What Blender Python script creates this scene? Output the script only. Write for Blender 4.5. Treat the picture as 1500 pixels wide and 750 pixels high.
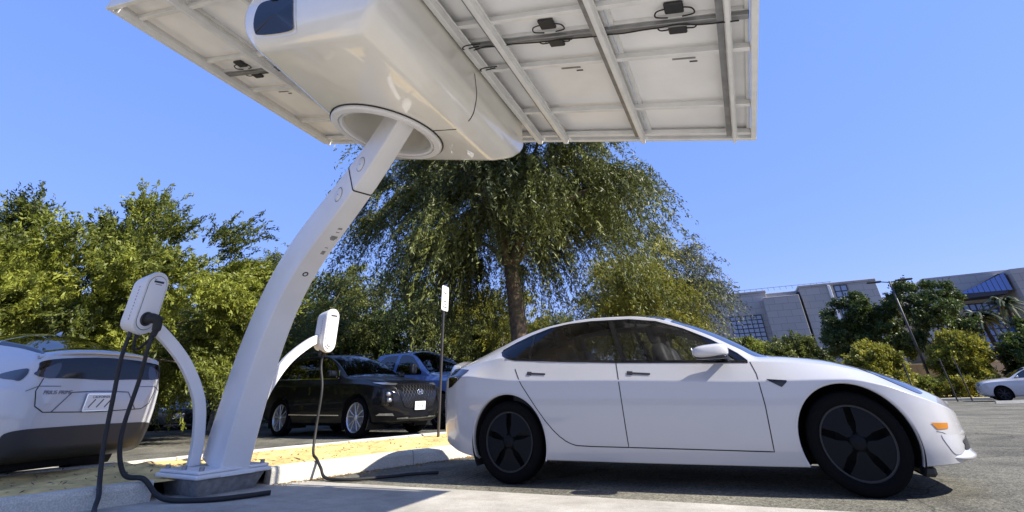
import bpy, bmesh, math, random
import numpy as np
from mathutils import Vector, Matrix
from mathutils.bvhtree import BVHTree

for o in list(bpy.data.objects): bpy.data.objects.remove(o)
S = bpy.context.scene
COL = S.collection
R = math.radians
PI = math.pi

# ------------------------------------------------------------------ camera
def cam_axes(yaw, pitch, roll):
    cy, sy = math.cos(yaw), math.sin(yaw)
    fw = Vector((sy*math.cos(pitch), cy*math.cos(pitch), math.sin(pitch)))
    rt = Vector((cy, -sy, 0)); up = rt.cross(fw)
    return rt*math.cos(roll)+up*math.sin(roll), up*math.cos(roll)-rt*math.sin(roll), fw
cam = bpy.data.cameras.new('camera')
cam.sensor_width = 36; cam.sensor_fit = 'HORIZONTAL'
cam.lens = 680.94/1500*36
cam.shift_y = (182.85-375)/1500
cam.clip_start = 0.05; cam.clip_end = 3000
camo = bpy.data.objects.new('camera', cam); COL.objects.link(camo)
_r, _u, _f = cam_axes(-0.404136, 0.525491, -0.033633)
M = Matrix((( _r.x, _u.x, -_f.x, 3.2148), (_r.y, _u.y, -_f.y, -5.7654), (_r.z, _u.z, -_f.z, 0.7226), (0,0,0,1)))
camo.matrix_world = M
S.camera = camo

# ------------------------------------------------------------------ light
SUN_EL, SUN_AZ = R(41.0), R(3.2)          # azimuth measured from +X towards +Y
W = bpy.data.worlds.new('World'); S.world = W; W.use_nodes = True
nt = W.node_tree; nt.nodes.clear()
sky = nt.nodes.new('ShaderNodeTexSky'); sky.sky_type = 'NISHITA'; sky.sun_disc = False
sky.sun_elevation = SUN_EL; sky.sun_rotation = PI/2 - SUN_AZ
sky.air_density = 1.0; sky.dust_density = 0.25; sky.ozone_density = 4.0
sep = nt.nodes.new('ShaderNodeSeparateColor'); sep.mode = 'HSV'; cmb = nt.nodes.new('ShaderNodeCombineColor'); cmb.mode = 'HSV'
def wmath(op, a, b):
    q = nt.nodes.new('ShaderNodeMath'); q.operation = op
    for i, x in enumerate((a, b)):
        if isinstance(x, (int, float)): q.inputs[i].default_value = x
        else: nt.links.new(x, q.inputs[i])
    return q.outputs[0]
nt.links.new(sky.outputs[0], sep.inputs[0]); cmb.inputs[0].default_value = 0.628          # clear deep-blue Californian sky
nt.links.new(wmath('ADD', wmath('MULTIPLY', sep.outputs[1], 0.62), 0.33), cmb.inputs[1])
nt.links.new(wmath('MULTIPLY', wmath('POWER', sep.outputs[2], 0.30), 3.05), cmb.inputs[2])
bg = nt.nodes.new('ShaderNodeBackground'); bg.inputs[1].default_value = 0.115
wo = nt.nodes.new('ShaderNodeOutputWorld')
nt.links.new(cmb.outputs[0], bg.inputs[0]); nt.links.new(bg.outputs[0], wo.inputs[0])
sl = bpy.data.lights.new('sun', 'SUN'); sl.energy = 5.0; sl.angle = R(0.53); sl.color = (1.0, 0.93, 0.82)
so = bpy.data.objects.new('sun', sl); COL.objects.link(so)
sd = Vector((math.cos(SUN_EL)*math.cos(SUN_AZ), math.cos(SUN_EL)*math.sin(SUN_AZ), math.sin(SUN_EL)))
so.rotation_euler = sd.to_track_quat('Z', 'Y').to_euler(); so.location = (30, 5, 40)
S.view_settings.view_transform = 'Standard'; S.view_settings.look = 'None'
S.view_settings.exposure = 1.02; S.view_settings.gamma = 1
S.render.engine = 'CYCLES'

# ------------------------------------------------------------------ helpers
def mat(name, base, rough=0.6, metal=0.0, var=0.0, vscale=6.0, bump=0.0, bscale=60.0, coat=0.0, spec=0.5, detail=4.0):
    m = bpy.data.materials.new(name); m.use_nodes = True
    n = m.node_tree.nodes; l = m.node_tree.links
    b = n['Principled BSDF']
    b.inputs['Base Color'].default_value = (*base, 1); b.inputs['Roughness'].default_value = rough
    b.inputs['Metallic'].default_value = metal
    b.inputs['Coat Weight'].default_value = coat; b.inputs['Coat Roughness'].default_value = 0.03
    b.inputs['Specular IOR Level'].default_value = spec
    if var or bump:
        tc = n.new('ShaderNodeTexCoord')
    if var:
        t = n.new('ShaderNodeTexNoise'); t.inputs['Scale'].default_value = vscale; t.inputs['Detail'].default_value = detail
        l.new(tc.outputs['Object'], t.inputs['Vector'])
        r = n.new('ShaderNodeValToRGB')
        r.color_ramp.elements[0].position = 0.3; r.color_ramp.elements[1].position = 0.7
        r.color_ramp.elements[0].color = (*[c*(1-var) for c in base], 1)
        r.color_ramp.elements[1].color = (*[min(1, c*(1+var)) for c in base], 1)
        l.new(t.outputs[0], r.inputs[0]); l.new(r.outputs[0], b.inputs['Base Color'])
    if bump:
        t2 = n.new('ShaderNodeTexNoise'); t2.inputs['Scale'].default_value = bscale; t2.inputs['Detail'].default_value = 3
        l.new(tc.outputs['Object'], t2.inputs['Vector'])
        bp = n.new('ShaderNodeBump'); bp.inputs['Strength'].default_value = bump; bp.inputs['Distance'].default_value = 0.01
        l.new(t2.outputs[0], bp.inputs['Height']); l.new(bp.outputs[0], b.inputs['Normal'])
    return m

def glass_mat(name, tint, rough=0.02, refl=1.0, ior=1.52):
    m = bpy.data.materials.new(name); m.use_nodes = True
    n = m.node_tree.nodes; l = m.node_tree.links; n.clear()
    o = n.new('ShaderNodeOutputMaterial'); mx = n.new('ShaderNodeMixShader')
    tr = n.new('ShaderNodeBsdfTransparent'); tr.inputs[0].default_value = (*tint, 1)
    gl = n.new('ShaderNodeBsdfGlossy'); gl.inputs[0].default_value = (refl, refl, refl, 1); gl.inputs['Roughness'].default_value = rough
    fr = n.new('ShaderNodeFresnel'); fr.inputs[0].default_value = ior
    l.new(fr.outputs[0], mx.inputs[0]); l.new(tr.outputs[0], mx.inputs[1]); l.new(gl.outputs[0], mx.inputs[2]); l.new(mx.outputs[0], o.inputs[0])
    return m

def leaf_mat(name, dark, light, trans=0.35, rough=0.55):
    m = bpy.data.materials.new(name); m.use_nodes = True
    n = m.node_tree.nodes; l = m.node_tree.links
    b = n['Principled BSDF']; out = n['Material Output']
    g = n.new('ShaderNodeNewGeometry'); r = n.new('ShaderNodeValToRGB')
    r.color_ramp.elements[0].color = (*dark, 1); r.color_ramp.elements[1].color = (*light, 1)
    at = n.new('ShaderNodeAttribute'); at.attribute_name = 'tone'; ml = n.new('ShaderNodeMath'); ml.operation = 'MULTIPLY_ADD'; ml.inputs[1].default_value = .35; ma = n.new('ShaderNodeMath'); ma.operation = 'MULTIPLY'; ma.inputs[1].default_value = .65
    l.new(at.outputs['Fac'], ma.inputs[0]); l.new(g.outputs['Random Per Island'], ml.inputs[0]); l.new(ma.outputs[0], ml.inputs[2]); l.new(ml.outputs[0], r.inputs[0])
    l.new(r.outputs[0], b.inputs['Base Color']); b.inputs['Roughness'].default_value = rough
    t = n.new('ShaderNodeBsdfTranslucent'); l.new(r.outputs[0], t.inputs[0])
    mx = n.new('ShaderNodeMixShader'); mx.inputs[0].default_value = trans
    l.new(b.outputs[0], mx.inputs[1]); l.new(t.outputs[0], mx.inputs[2]); l.new(mx.outputs[0], out.inputs[0])
    return m

def new_obj(name, me, m=None, parent=None):
    o = bpy.data.objects.new(name, me); COL.objects.link(o)
    if m is not None: me.materials.append(m)
    if parent is not None: o.parent = parent
    return o

def mesh(name, v, f, m=None, parent=None, smooth=False, angle=None):
    me = bpy.data.meshes.new(name); me.from_pydata([tuple(map(float, p)) for p in v], [], [tuple(map(int, q)) for q in f]); me.update()
    if smooth: me.polygons.foreach_set('use_smooth', [True]*len(me.polygons))
    if angle is not None:
        me.polygons.foreach_set('use_smooth', [True]*len(me.polygons)); me.set_sharp_from_angle(angle=R(angle))
    return new_obj(name, me, m, parent)

def quads_mesh(name, v, nq, m, parent=None):
    """v: (4*nq,3) independent quads, fast path"""
    me = bpy.data.meshes.new(name)
    me.vertices.add(len(v)); me.vertices.foreach_set('co', np.asarray(v, np.float32).ravel())
    me.loops.add(4*nq); me.loops.foreach_set('vertex_index', np.arange(4*nq, dtype=np.int32))
    me.polygons.add(nq); me.polygons.foreach_set('loop_start', np.arange(0, 4*nq, 4, dtype=np.int32))
    me.update(calc_edges=True)
    return new_obj(name, me, m, parent)

def tag(o, label=None, cat=None, group=None, kind=None):
    if label: o['label'] = label
    if cat: o['category'] = cat
    if group: o['group'] = group
    if kind: o['kind'] = kind
    return o

def thing(name, label, cat, loc=(0, 0, 0), rz=0, group=None):
    o = bpy.data.objects.new(name, None); COL.objects.link(o); o.empty_display_size = 0.2
    o.location = loc; o.rotation_euler = (0, 0, rz)
    return tag(o, label, cat, group)

def copy_tree(o, parent=None):
    c = o.copy(); COL.objects.link(c); c.parent = parent
    for ch in list(o.children): copy_tree(ch, c)
    return c

class MB:
    def __init__(s): s.v = []; s.f = []
    def add(s, v, f):
        n = len(s.v); s.v += [tuple(map(float, p)) for p in v]; s.f += [tuple(i+n for i in q) for q in f]; return s
    def box(s, c, sz, mx=None, ch=0.0):
        """box, optionally with chamfered edges"""
        hx, hy, hz = sz[0]/2, sz[1]/2, sz[2]/2
        if ch <= 0:
            v = [Vector((x*hx, y*hy, z*hz)) for x in (-1, 1) for y in (-1, 1) for z in (-1, 1)]
            f = [(0,1,3,2),(4,6,7,5),(0,4,5,1),(2,3,7,6),(0,2,6,4),(1,5,7,3)]
        else:
            v = []; idx = {}
            for x in (-1,1):
                for y in (-1,1):
                    for z in (-1,1):
                        idx[x,y,z,0] = len(v); v.append(Vector((x*hx, y*(hy-ch), z*(hz-ch))))
                        idx[x,y,z,1] = len(v); v.append(Vector((x*(hx-ch), y*hy, z*(hz-ch))))
                        idx[x,y,z,2] = len(v); v.append(Vector((x*(hx-ch), y*(hy-ch), z*hz)))
            f = []
            for sg in (-1,1):
                q = [idx[sg,-1,-1,0], idx[sg,1,-1,0], idx[sg,1,1,0], idx[sg,-1,1,0]]; f.append(q if sg>0 else q[::-1])
                q = [idx[-1,sg,-1,1], idx[-1,sg,1,1], idx[1,sg,1,1], idx[1,sg,-1,1]]; f.append(q if sg>0 else q[::-1])
                q = [idx[-1,-1,sg,2], idx[1,-1,sg,2], idx[1,1,sg,2], idx[-1,1,sg,2]]; f.append(q if sg>0 else q[::-1])
            for a in (-1,1):
                for b in (-1,1):
                    f.append([idx[a,b,-1,0], idx[a,b,-1,1], idx[a,b,1,1], idx[a,b,1,0]])
                    f.append([idx[a,-1,b,0], idx[a,-1,b,2], idx[a,1,b,2], idx[a,1,b,0]])
                    f.append([idx[-1,a,b,1], idx[-1,a,b,2], idx[1,a,b,2], idx[1,a,b,1]])
                    for c2 in (-1,1): f.append([idx[a,b,c2,0], idx[a,b,c2,1], idx[a,b,c2,2]])
        cc = Vector(c)
        if mx is not None: v = [mx @ p for p in v]
        return s.add([p+cc for p in v], f)
    def bar(s, a, b, w, h, up=(0, 0, 1), ch=0.0):
        a, b = Vector(a), Vector(b); d = b-a; L = d.length; d.normalize()
        y = Vector(up).cross(d); y.normalize(); z = d.cross(y)
        mx = Matrix((d, y, z)).transposed()
        return s.box((a+b)/2, (L, w, h), mx, ch)
    def tube(s, path, rad, seg=10, cap=True):
        P = [Vector(p) for p in path]; n = len(P)
        if not hasattr(rad, '__len__'): rad = [rad]*n
        t0 = (P[1]-P[0]).normalized(); u = t0.orthogonal().normalized(); v = []; f = []
        for i in range(n):
            t = (P[min(i+1, n-1)]-P[max(i-1, 0)]).normalized()
            u = (u-t*u.dot(t)).normalized(); w = t.cross(u)
            for k in range(seg):
                a = 2*PI*k/seg; v.append(P[i]+(u*math.cos(a)+w*math.sin(a))*rad[i])
        for i in range(n-1):
            for k in range(seg):
                k2 = (k+1) % seg; f.append((i*seg+k, i*seg+k2, (i+1)*seg+k2, (i+1)*seg+k))
        if cap: f.append(tuple(range(seg))[::-1]); f.append(tuple((n-1)*seg+k for k in range(seg)))
        return s.add(v, f)
    def lathe(s, prof, seg=40, c=(0, 0, 0), axis='y', closed=False):
        v = []; f = []; n = len(prof)
        for k in range(seg):
            a = 2*PI*k/seg
            for (r, h) in prof:
                x, z = r*math.cos(a), r*math.sin(a)
                p = (x, h, z) if axis == 'y' else (x, z, h)
                v.append((p[0]+c[0], p[1]+c[1], p[2]+c[2]))
        m = n if closed else n-1
        for k in range(seg):
            for i in range(m):
                j = (i+1) % n; k2 = (k+1) % seg
                q = (k*n+i, k*n+j, k2*n+j, k2*n+i); f.append(q if axis == 'y' else q[::-1])
        return s.add(v, f)
    def prism(s, poly, fr, h):
        """poly 2d, fr=(origin,u,v,n): extrude along n by h"""
        o, u, v_, n_ = [Vector(a) for a in fr]; k = len(poly)
        a = [o+u*p[0]+v_*p[1] for p in poly]; b = [p+n_*h for p in a]
        f = [tuple(range(k))[::-1], tuple(range(k, 2*k))]+[(i, (i+1) % k, k+(i+1) % k, k+i) for i in range(k)]
        return s.add(a+b, f)
    def sup(s, c, r, e=0.4, nu=20, nv=12, mx=None):
        """superellipsoid: rounded block"""
        sg = lambda x: math.copysign(abs(x)**e, x)
        v = []; f = []
        for i in range(nv+1):
            th = -PI/2+PI*i/nv
            for k in range(nu):
                ph = 2*PI*k/nu
                p = Vector((r[0]*sg(math.cos(th))*sg(math.cos(ph)), r[1]*sg(math.cos(th))*sg(math.sin(ph)), r[2]*sg(math.sin(th))))
                if mx is not None: p = mx @ p
                v.append(p+Vector(c))
        for i in range(nv):
            for k in range(nu):
                k2 = (k+1) % nu; f.append((i*nu+k, i*nu+k2, (i+1)*nu+k2, (i+1)*nu+k))
        return s.add(v, f)
    def obj(s, name, m, parent=None, smooth=False, angle=None):
        return mesh(name, s.v, s.f, m, parent, smooth, angle)

def catmull(P, n=8):
    P = [Vector(p) for p in P]; out = []
    for i in range(len(P)-1):
        p0 = P[max(i-1, 0)]; p1 = P[i]; p2 = P[i+1]; p3 = P[min(i+2, len(P)-1)]
        for k in range(n):
            t = k/n
            out.append(0.5*((2*p1)+(p2-p0)*t+(2*p0-5*p1+4*p2-p3)*t*t+(3*p1-p0-3*p2+p3)*t**3))
    out.append(P[-1]); return out

def text_mesh(name, s, size, m, parent, mx, extrude=0.0008, align='CENTER'):
    cu = bpy.data.curves.new(name, 'FONT'); cu.body = s; cu.size = size; cu.extrude = extrude; cu.align_x = align; cu.align_y = 'CENTER'
    tmp = bpy.data.objects.new(name, cu); COL.objects.link(tmp)
    dg = bpy.context.evaluated_depsgraph_get()
    me = bpy.data.meshes.new_from_object(tmp.evaluated_get(dg)); bpy.data.objects.remove(tmp)
    me.transform(mx); o = new_obj(name, me, m, parent); return o

def pchip(pts, x):
    P = np.array(pts, float); X, Y = P[:, 0], P[:, 1]; h = np.diff(X); d = np.diff(Y)/h; n = len(X)
    m = np.zeros(n); m[0] = d[0]; m[-1] = d[-1]
    for i in range(1, n-1):
        if d[i-1]*d[i] > 0:
            w1 = 2*h[i]+h[i-1]; w2 = h[i]+2*h[i-1]; m[i] = (w1+w2)/(w1/d[i-1]+w2/d[i])
    x = np.clip(x, X[0], X[-1]); i = np.clip(np.searchsorted(X, x)-1, 0, n-2); t = (x-X[i])/h[i]
    return ((1+2*t)*(1-t)**2*Y[i]+t*(1-t)**2*h[i]*m[i]+t*t*(3-2*t)*Y[i+1]+t*t*(t-1)*h[i]*m[i+1])

def in_poly(px, py, poly):
    P = np.array(poly, float); ins = np.zeros(len(px), bool); n = len(P)
    for i in range(n):
        x1, y1 = P[i]; x2, y2 = P[(i+1) % n]
        c = ((y1 > py) != (y2 > py)) & (px < (x2-x1)*(py-y1)/((y2-y1) if y2 != y1 else 1e-12)+x1)
        ins ^= c
    return ins

def near_poly(px, py, poly):
    P = np.array(poly, float); best = np.full(len(px), 1e9); bx = px.copy(); by = py.copy()
    for i in range(len(P)):
        a = P[i]; b = P[(i+1) % len(P)]; ab = b-a; L = ab@ab
        if L < 1e-12: continue
        t = np.clip(((px-a[0])*ab[0]+(py-a[1])*ab[1])/L, 0, 1); qx = a[0]+t*ab[0]; qy = a[1]+t*ab[1]
        d = (qx-px)**2+(qy-py)**2; k = d < best; best[k] = d[k]; bx[k] = qx[k]; by[k] = qy[k]
    return bx, by

def smooth_poly(pts, n=6, closed=True):
    P = [np.array(p, float) for p in pts]; out = []; k = len(P)
    for i in range(k if closed else k-1):
        p0, p1, p2, p3 = P[(i-1) % k], P[i], P[(i+1) % k], P[(i+2) % k]
        if not closed: p0 = P[max(i-1, 0)]; p3 = P[min(i+2, k-1)]
        for j in range(n):
            t = j/n; out.append(0.5*((2*p1)+(p2-p0)*t+(2*p0-5*p1+4*p2-p3)*t*t+(3*p1-p0-3*p2+p3)*t**3))
    if not closed: out.append(P[-1])
    return [tuple(p) for p in out]

# ------------------------------------------------------------------ materials
def asphalt_mat():
    m = mat('asphalt', (0.15, 0.145, 0.128), 0.95, bump=0.9, bscale=70, spec=.15)
    n = m.node_tree.nodes; l = m.node_tree.links; b = n['Principled BSDF']; tc = n['Texture Coordinate']
    a = n.new('ShaderNodeTexNoise'); a.inputs['Scale'].default_value = 0.5; a.inputs['Detail'].default_value = 8; l.new(tc.outputs['Object'], a.inputs['Vector'])
    v = n.new('ShaderNodeTexVoronoi'); v.inputs['Scale'].default_value = 60; l.new(tc.outputs['Object'], v.inputs['Vector'])
    r1 = n.new('ShaderNodeValToRGB'); r1.color_ramp.elements[0].position = .3; r1.color_ramp.elements[1].position = .72
    r1.color_ramp.elements[0].color = (.095, .095, .086, 1); r1.color_ramp.elements[1].color = (.175, .17, .148, 1)
    r2 = n.new('ShaderNodeValToRGB'); r2.color_ramp.elements[0].color = (.3, .3, .3, 1); r2.color_ramp.elements[1].color = (1.7, 1.65, 1.5, 1)
    l.new(a.outputs[0], r1.inputs[0]); l.new(v.outputs['Color'], r2.inputs[0])
    mx = n.new('ShaderNodeMix'); mx.data_type = 'RGBA'; mx.blend_type = 'MULTIPLY'; mx.inputs[0].default_value = .8
    l.new(r1.outputs[0], mx.inputs[6]); l.new(r2.outputs[0], mx.inputs[7])
    # hairline cracks
    vc = n.new('ShaderNodeTexVoronoi'); vc.feature = 'DISTANCE_TO_EDGE'; vc.inputs['Scale'].default_value = .38
    wn = n.new('ShaderNodeTexNoise'); wn.inputs['Scale'].default_value = 2.2; wn.inputs['Detail'].default_value = 5; l.new(tc.outputs['Object'], wn.inputs['Vector'])
    ad = n.new('ShaderNodeVectorMath'); ad.operation = 'MULTIPLY_ADD'; ad.inputs[1].default_value = (.5, .5, .5)
    l.new(wn.outputs['Color'], ad.inputs[0]); l.new(tc.outputs['Object'], ad.inputs[2]); l.new(ad.outputs[0], vc.inputs['Vector'])
    cr = n.new('ShaderNodeValToRGB'); cr.color_ramp.elements[0].position = .0; cr.color_ramp.elements[1].position = .006
    cr.color_ramp.elements[0].color = (.35, .34, .33, 1); cr.color_ramp.elements[1].color = (1, 1, 1, 1)
    l.new(vc.outputs['Distance'], cr.inputs[0])
    m2 = n.new('ShaderNodeMix'); m2.data_type = 'RGBA'; m2.blend_type = 'MULTIPLY'; m2.inputs[0].default_value = .8
    l.new(mx.outputs[2], m2.inputs[6]); l.new(cr.outputs[0], m2.inputs[7])
    q = n.new('ShaderNodeTexNoise'); q.inputs['Scale'].default_value = .9; q.inputs['Detail'].default_value = 10; q.inputs['Distortion'].default_value = 1.2; l.new(tc.outputs['Object'], q.inputs['Vector'])
    r3 = n.new('ShaderNodeValToRGB'); r3.color_ramp.elements[0].position = .34; r3.color_ramp.elements[1].position = .6
    r3.color_ramp.elements[0].color = (.66, .66, .67, 1); r3.color_ramp.elements[1].color = (1.1, 1.1, 1.08, 1); l.new(q.outputs[0], r3.inputs[0])
    m3 = n.new('ShaderNodeMix'); m3.data_type = 'RGBA'; m3.blend_type = 'MULTIPLY'; m3.inputs[0].default_value = 1
    l.new(m2.outputs[2], m3.inputs[6]); l.new(r3.outputs[0], m3.inputs[7]); l.new(m3.outputs[2], b.inputs['Base Color'])
    return m

def concrete_mat(name, base, grain=140, stain=0.0):
    m = mat(name, base, 0.85, bump=0.35, bscale=120)
    n = m.node_tree.nodes; l = m.node_tree.links; b = n['Principled BSDF']; tc = n['Texture Coordinate']
    a = n.new('ShaderNodeTexNoise'); a.inputs['Scale'].default_value = 1.7; a.inputs['Detail'].default_value = 9; a.inputs['Roughness'].default_value = .65; l.new(tc.outputs['Object'], a.inputs['Vector'])
    g = n.new('ShaderNodeTexNoise'); g.inputs['Scale'].default_value = grain; g.inputs['Detail'].default_value = 2; l.new(tc.outputs['Object'], g.inputs['Vector'])
    r1 = n.new('ShaderNodeValToRGB'); r1.color_ramp.elements[0].position = .3; r1.color_ramp.elements[1].position = .7
    r1.color_ramp.elements[0].color = (*[c*.78 for c in base], 1); r1.color_ramp.elements[1].color = (*[c*1.12 for c in base], 1)
    r2 = n.new('ShaderNodeValToRGB'); r2.color_ramp.elements[0].position = .35; r2.color_ramp.elements[1].position = .65
    r2.color_ramp.elements[0].color = (.7, .7, .68, 1); r2.color_ramp.elements[1].color = (1.1, 1.1, 1.1, 1)
    l.new(a.outputs[0], r1.inputs[0]); l.new(g.outputs[0], r2.inputs[0])
    mx = n.new('ShaderNodeMix'); mx.data_type = 'RGBA'; mx.blend_type = 'MULTIPLY'; mx.inputs[0].default_value = .8
    l.new(r1.outputs[0], mx.inputs[6]); l.new(r2.outputs[0], mx.inputs[7]); l.new(mx.outputs[2], b.inputs['Base Color'])
    if stain:
        q = n.new('ShaderNodeTexNoise'); q.inputs['Scale'].default_value = stain*1.6; q.inputs['Detail'].default_value = 12; q.inputs['Roughness'].default_value = .78; q.inputs['Distortion'].default_value = .15
        mp = n.new('ShaderNodeMapping'); mp.inputs['Scale'].default_value = (.8, 1.2, 1); l.new(tc.outputs['Object'], mp.inputs[0]); l.new(mp.outputs[0], q.inputs['Vector'])
        r3 = n.new('ShaderNodeValToRGB'); r3.color_ramp.elements[0].position = .38; r3.color_ramp.elements[1].position = .62
        r3.color_ramp.elements[0].color = (.78, .76, .73, 1); r3.color_ramp.elements[1].color = (1.06, 1.05, 1.04, 1); l.new(q.outputs[0], r3.inputs[0])
        m4 = n.new('ShaderNodeMix'); m4.data_type = 'RGBA'; m4.blend_type = 'MULTIPLY'; m4.inputs[0].default_value = 1
        l.new(mx.outputs[2], m4.inputs[6]); l.new(r3.outputs[0], m4.inputs[7]); l.new(m4.outputs[2], b.inputs['Base Color'])
    return m

def stone_mat(name, base, bw=1.6, bh=.8):
    m = mat(name, base, 0.85)
    n = m.node_tree.nodes; l = m.node_tree.links; b = n['Principled BSDF']
    tc = n.new('ShaderNodeTexCoord'); mp = n.new('ShaderNodeMapping'); mp.inputs['Rotation'].default_value = (PI/2, 0, 0)
    l.new(tc.outputs['Object'], mp.inputs[0])
    br = n.new('ShaderNodeTexBrick'); br.offset = .5; br.inputs['Scale'].default_value = 1; br.inputs['Mortar Size'].default_value = .022
    br.inputs['Brick Width'].default_value = bw; br.inputs['Row Height'].default_value = bh
    br.inputs['Color1'].default_value = (*[c*.94 for c in base], 1); br.inputs['Color2'].default_value = (*[c*1.05 for c in base], 1)
    br.inputs['Mortar'].default_value = (*[c*.62 for c in base], 1)
    l.new(mp.outputs[0], br.inputs[0]); l.new(br.outputs['Color'], b.inputs['Base Color'])
    return m

mt = dict(
    asphalt=asphalt_mat(), apron=concrete_mat('apron_concrete', (.44, .425, .385), 170, 1.6), kerb=concrete_mat('kerb_concrete', (.58, .55, .47), 90),
    sand=mat('sandy_soil', (.66, .46, .17), .95, var=.35, vscale=5, bump=1.0, bscale=30, detail=8),
    white=mat('white_car_paint', (.43, .43, .445), .25, coat=1.0), white2=mat('pearl_white_paint', (.46, .47, .50), .25, coat=1.0),
    black=mat('black_car_paint', (.002, .0025, .004), .4, coat=.35, spec=.15), blue=mat('slate_blue_paint', (.10, .17, .36), .35, metal=.25, coat=1.0),
    navy=mat('dark_navy_paint', (.010, .013, .022), .3, coat=1.0),
    mast=mat('white_powder_coat', (.72, .71, .70), .38, var=.04, vscale=3, bump=.05, bscale=300, coat=.25),
    cream=mat('cream_gelcoat', (.74, .715, .64), .22, var=.06, vscale=1.6, coat=1.0, detail=7),
    alu=mat('brushed_aluminium', (.72, .72, .70), .45, metal=.12, var=.08, vscale=7),
    back=mat('panel_backsheet', (.82, .82, .81), .4, var=.09, vscale=1.7, bump=.15, bscale=6, detail=8),
    rubber=mat('black_rubber', (.012, .012, .012), .65), tyre=mat('tyre_rubber', (.005, .005, .0055), .9, bump=.3, bscale=80, spec=.08),
    plastic=mat('black_plastic', (.02, .02, .022), .5), gloss=mat('gloss_black', (.006, .006, .007), .08),
    darkmetal=mat('dark_grey_alloy', (.014, .015, .017), .5, metal=.2), cover=mat('wheel_cover_grey', (.005, .006, .008), .55, spec=.12),
    silver=mat('silver_alloy', (.6, .6, .62), .3, metal=.8), chrome=mat('chrome', (.75, .76, .78), .12, metal=1.0),
    gl_tint=glass_mat('tinted_glass', (.56, .58, .60)), gl_dark=glass_mat('privacy_glass', (.04, .045, .05), ior=1.9), gl_clear=glass_mat('clear_glass', (.75, .8, .82)),
    gl_roof=glass_mat('dark_roof_glass', (.03, .03, .035), ior=1.8),
    interior=mat('dark_interior_trim', (.02, .02, .022), .8), seat=mat('seat_leatherette', (.03, .03, .032), .6),
    amber=mat('amber_reflector', (.45, .17, .02), .15), red=mat('red_lens', (.25, .006, .006), .12), smoke=mat('smoked_lens', (.012, .004, .005), .06, coat=1),
    lens=mat('headlamp_lens', (.02, .03, .06), .08, coat=.3), lampin=mat('lamp_reflector', (.55, .56, .6), .12, metal=.9),
    plate=mat('licence_plate_white', (.75, .76, .78), .4), ink=mat('plate_blue_ink', (.02, .03, .12), .5), badge=mat('badge_grey', (.12, .12, .14), .3, metal=.6),
    sign=mat('sign_white', (.75, .75, .74), .4), grey=mat('charger_grey_plastic', (.66, .65, .63), .42, var=.03, vscale=4), lightgrey=mat('light_grey_face', (.70, .70, .70), .35),
    steel=mat('galvanised_steel', (.30, .30, .30), .5, metal=.7, var=.2, vscale=10), bark=mat('bark', (.10, .075, .05), .95, var=.45, vscale=9, bump=1.0, bscale=22),
    palebark=mat('pale_bark', (.28, .24, .19), .9, var=.35, vscale=9, bump=.8, bscale=25),
    stone=stone_mat('limestone_cladding', (.36, .345, .33)), stone2=stone_mat('limestone_cladding_warm', (.335, .32, .305)),
    pane=mat('window_pane', (.22, .27, .38), .06, coat=1), bluepane=mat('blue_window_pane', (.05, .12, .38), .05, coat=1), mullion=mat('dark_mullion', (.02, .022, .03), .5),
    wallc=concrete_mat('wall_concrete', (.26, .25, .24), 20), pole=mat('lamp_post_bronze', (.035, .033, .032), .5),
    hole=mat('deep_black', (.004, .004, .004), .9),
)
lf = dict(
    pepper=leaf_mat('pepper_leaf', (.006, .016, .005), (.17, .19, .035), .25),
    acacia=leaf_mat('acacia_leaf', (.010, .026, .007), (.35, .38, .05), .42),
    olive=leaf_mat('olive_leaf', (.020, .038, .012), (.24, .26, .06), .4),
    grey=leaf_mat('grey_green_leaf', (.05, .065, .045), (.15, .16, .10), .3),
    yellow=leaf_mat('yellow_green_leaf', (.05, .07, .012), (.40, .37, .04), .42),
    dark=leaf_mat('dark_green_leaf', (.010, .026, .008), (.10, .14, .025), .28),
    palm=leaf_mat('palm_leaf', (.03, .05, .02), (.10, .12, .04), .25),
    litter=leaf_mat('dry_leaf', (.20, .10, .02), (.50, .33, .08), .1),
)

# ------------------------------------------------------------------ ground
kd = Vector((.349, .937, 0)).normalized(); kn = Vector((kd.y, -kd.x, 0)); KP = Vector((-1.11, -.44, 0))
def ground_z(x, y):
    d = (x*.45+y*.9-8)/22.0
    t = np.clip(d, 0, 1); return -0.42*t*t*(3-2*t)
def sheet():
    a = np.concatenate([[-900, -400, -180, -90, -60], np.linspace(-40, 60, 61), [80, 110, 180, 400, 900]])
    X, Y = np.meshgrid(a, a, indexing='ij'); Z = ground_z(X, Y)
    Z = np.where((X < -8) & (Y < 40), Z*np.clip((X+30)/22, 0, 1), Z)
    n = len(a); v = np.stack([X.ravel(), Y.ravel(), Z.ravel()], 1)
    f = [(i*n+j, (i+1)*n+j, (i+1)*n+j+1, i*n+j+1) for i in range(n-1) for j in range(n-1)]
    return mesh('parking_lot', v, f, mt['asphalt'], smooth=True)
tag(sheet(), 'grey asphalt parking lot', kind='structure')
# concrete apron in the foreground (4 mm above the asphalt), slightly ragged edge
rnd = random.Random(3); ed = []
for i in range(81):
    x = -7+i*.22; ed.append((x, -1.13-.05*(x+.95)+rnd.uniform(-.006, .006), .004))
v = ed+[(p[0], -14, .004) for p in ed]; n = len(ed)
tag(mesh('concrete_apron', v, [(i+n, i+1+n, i+1, i) for i in range(n-1)], mt['apron']), kind='structure')

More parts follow.
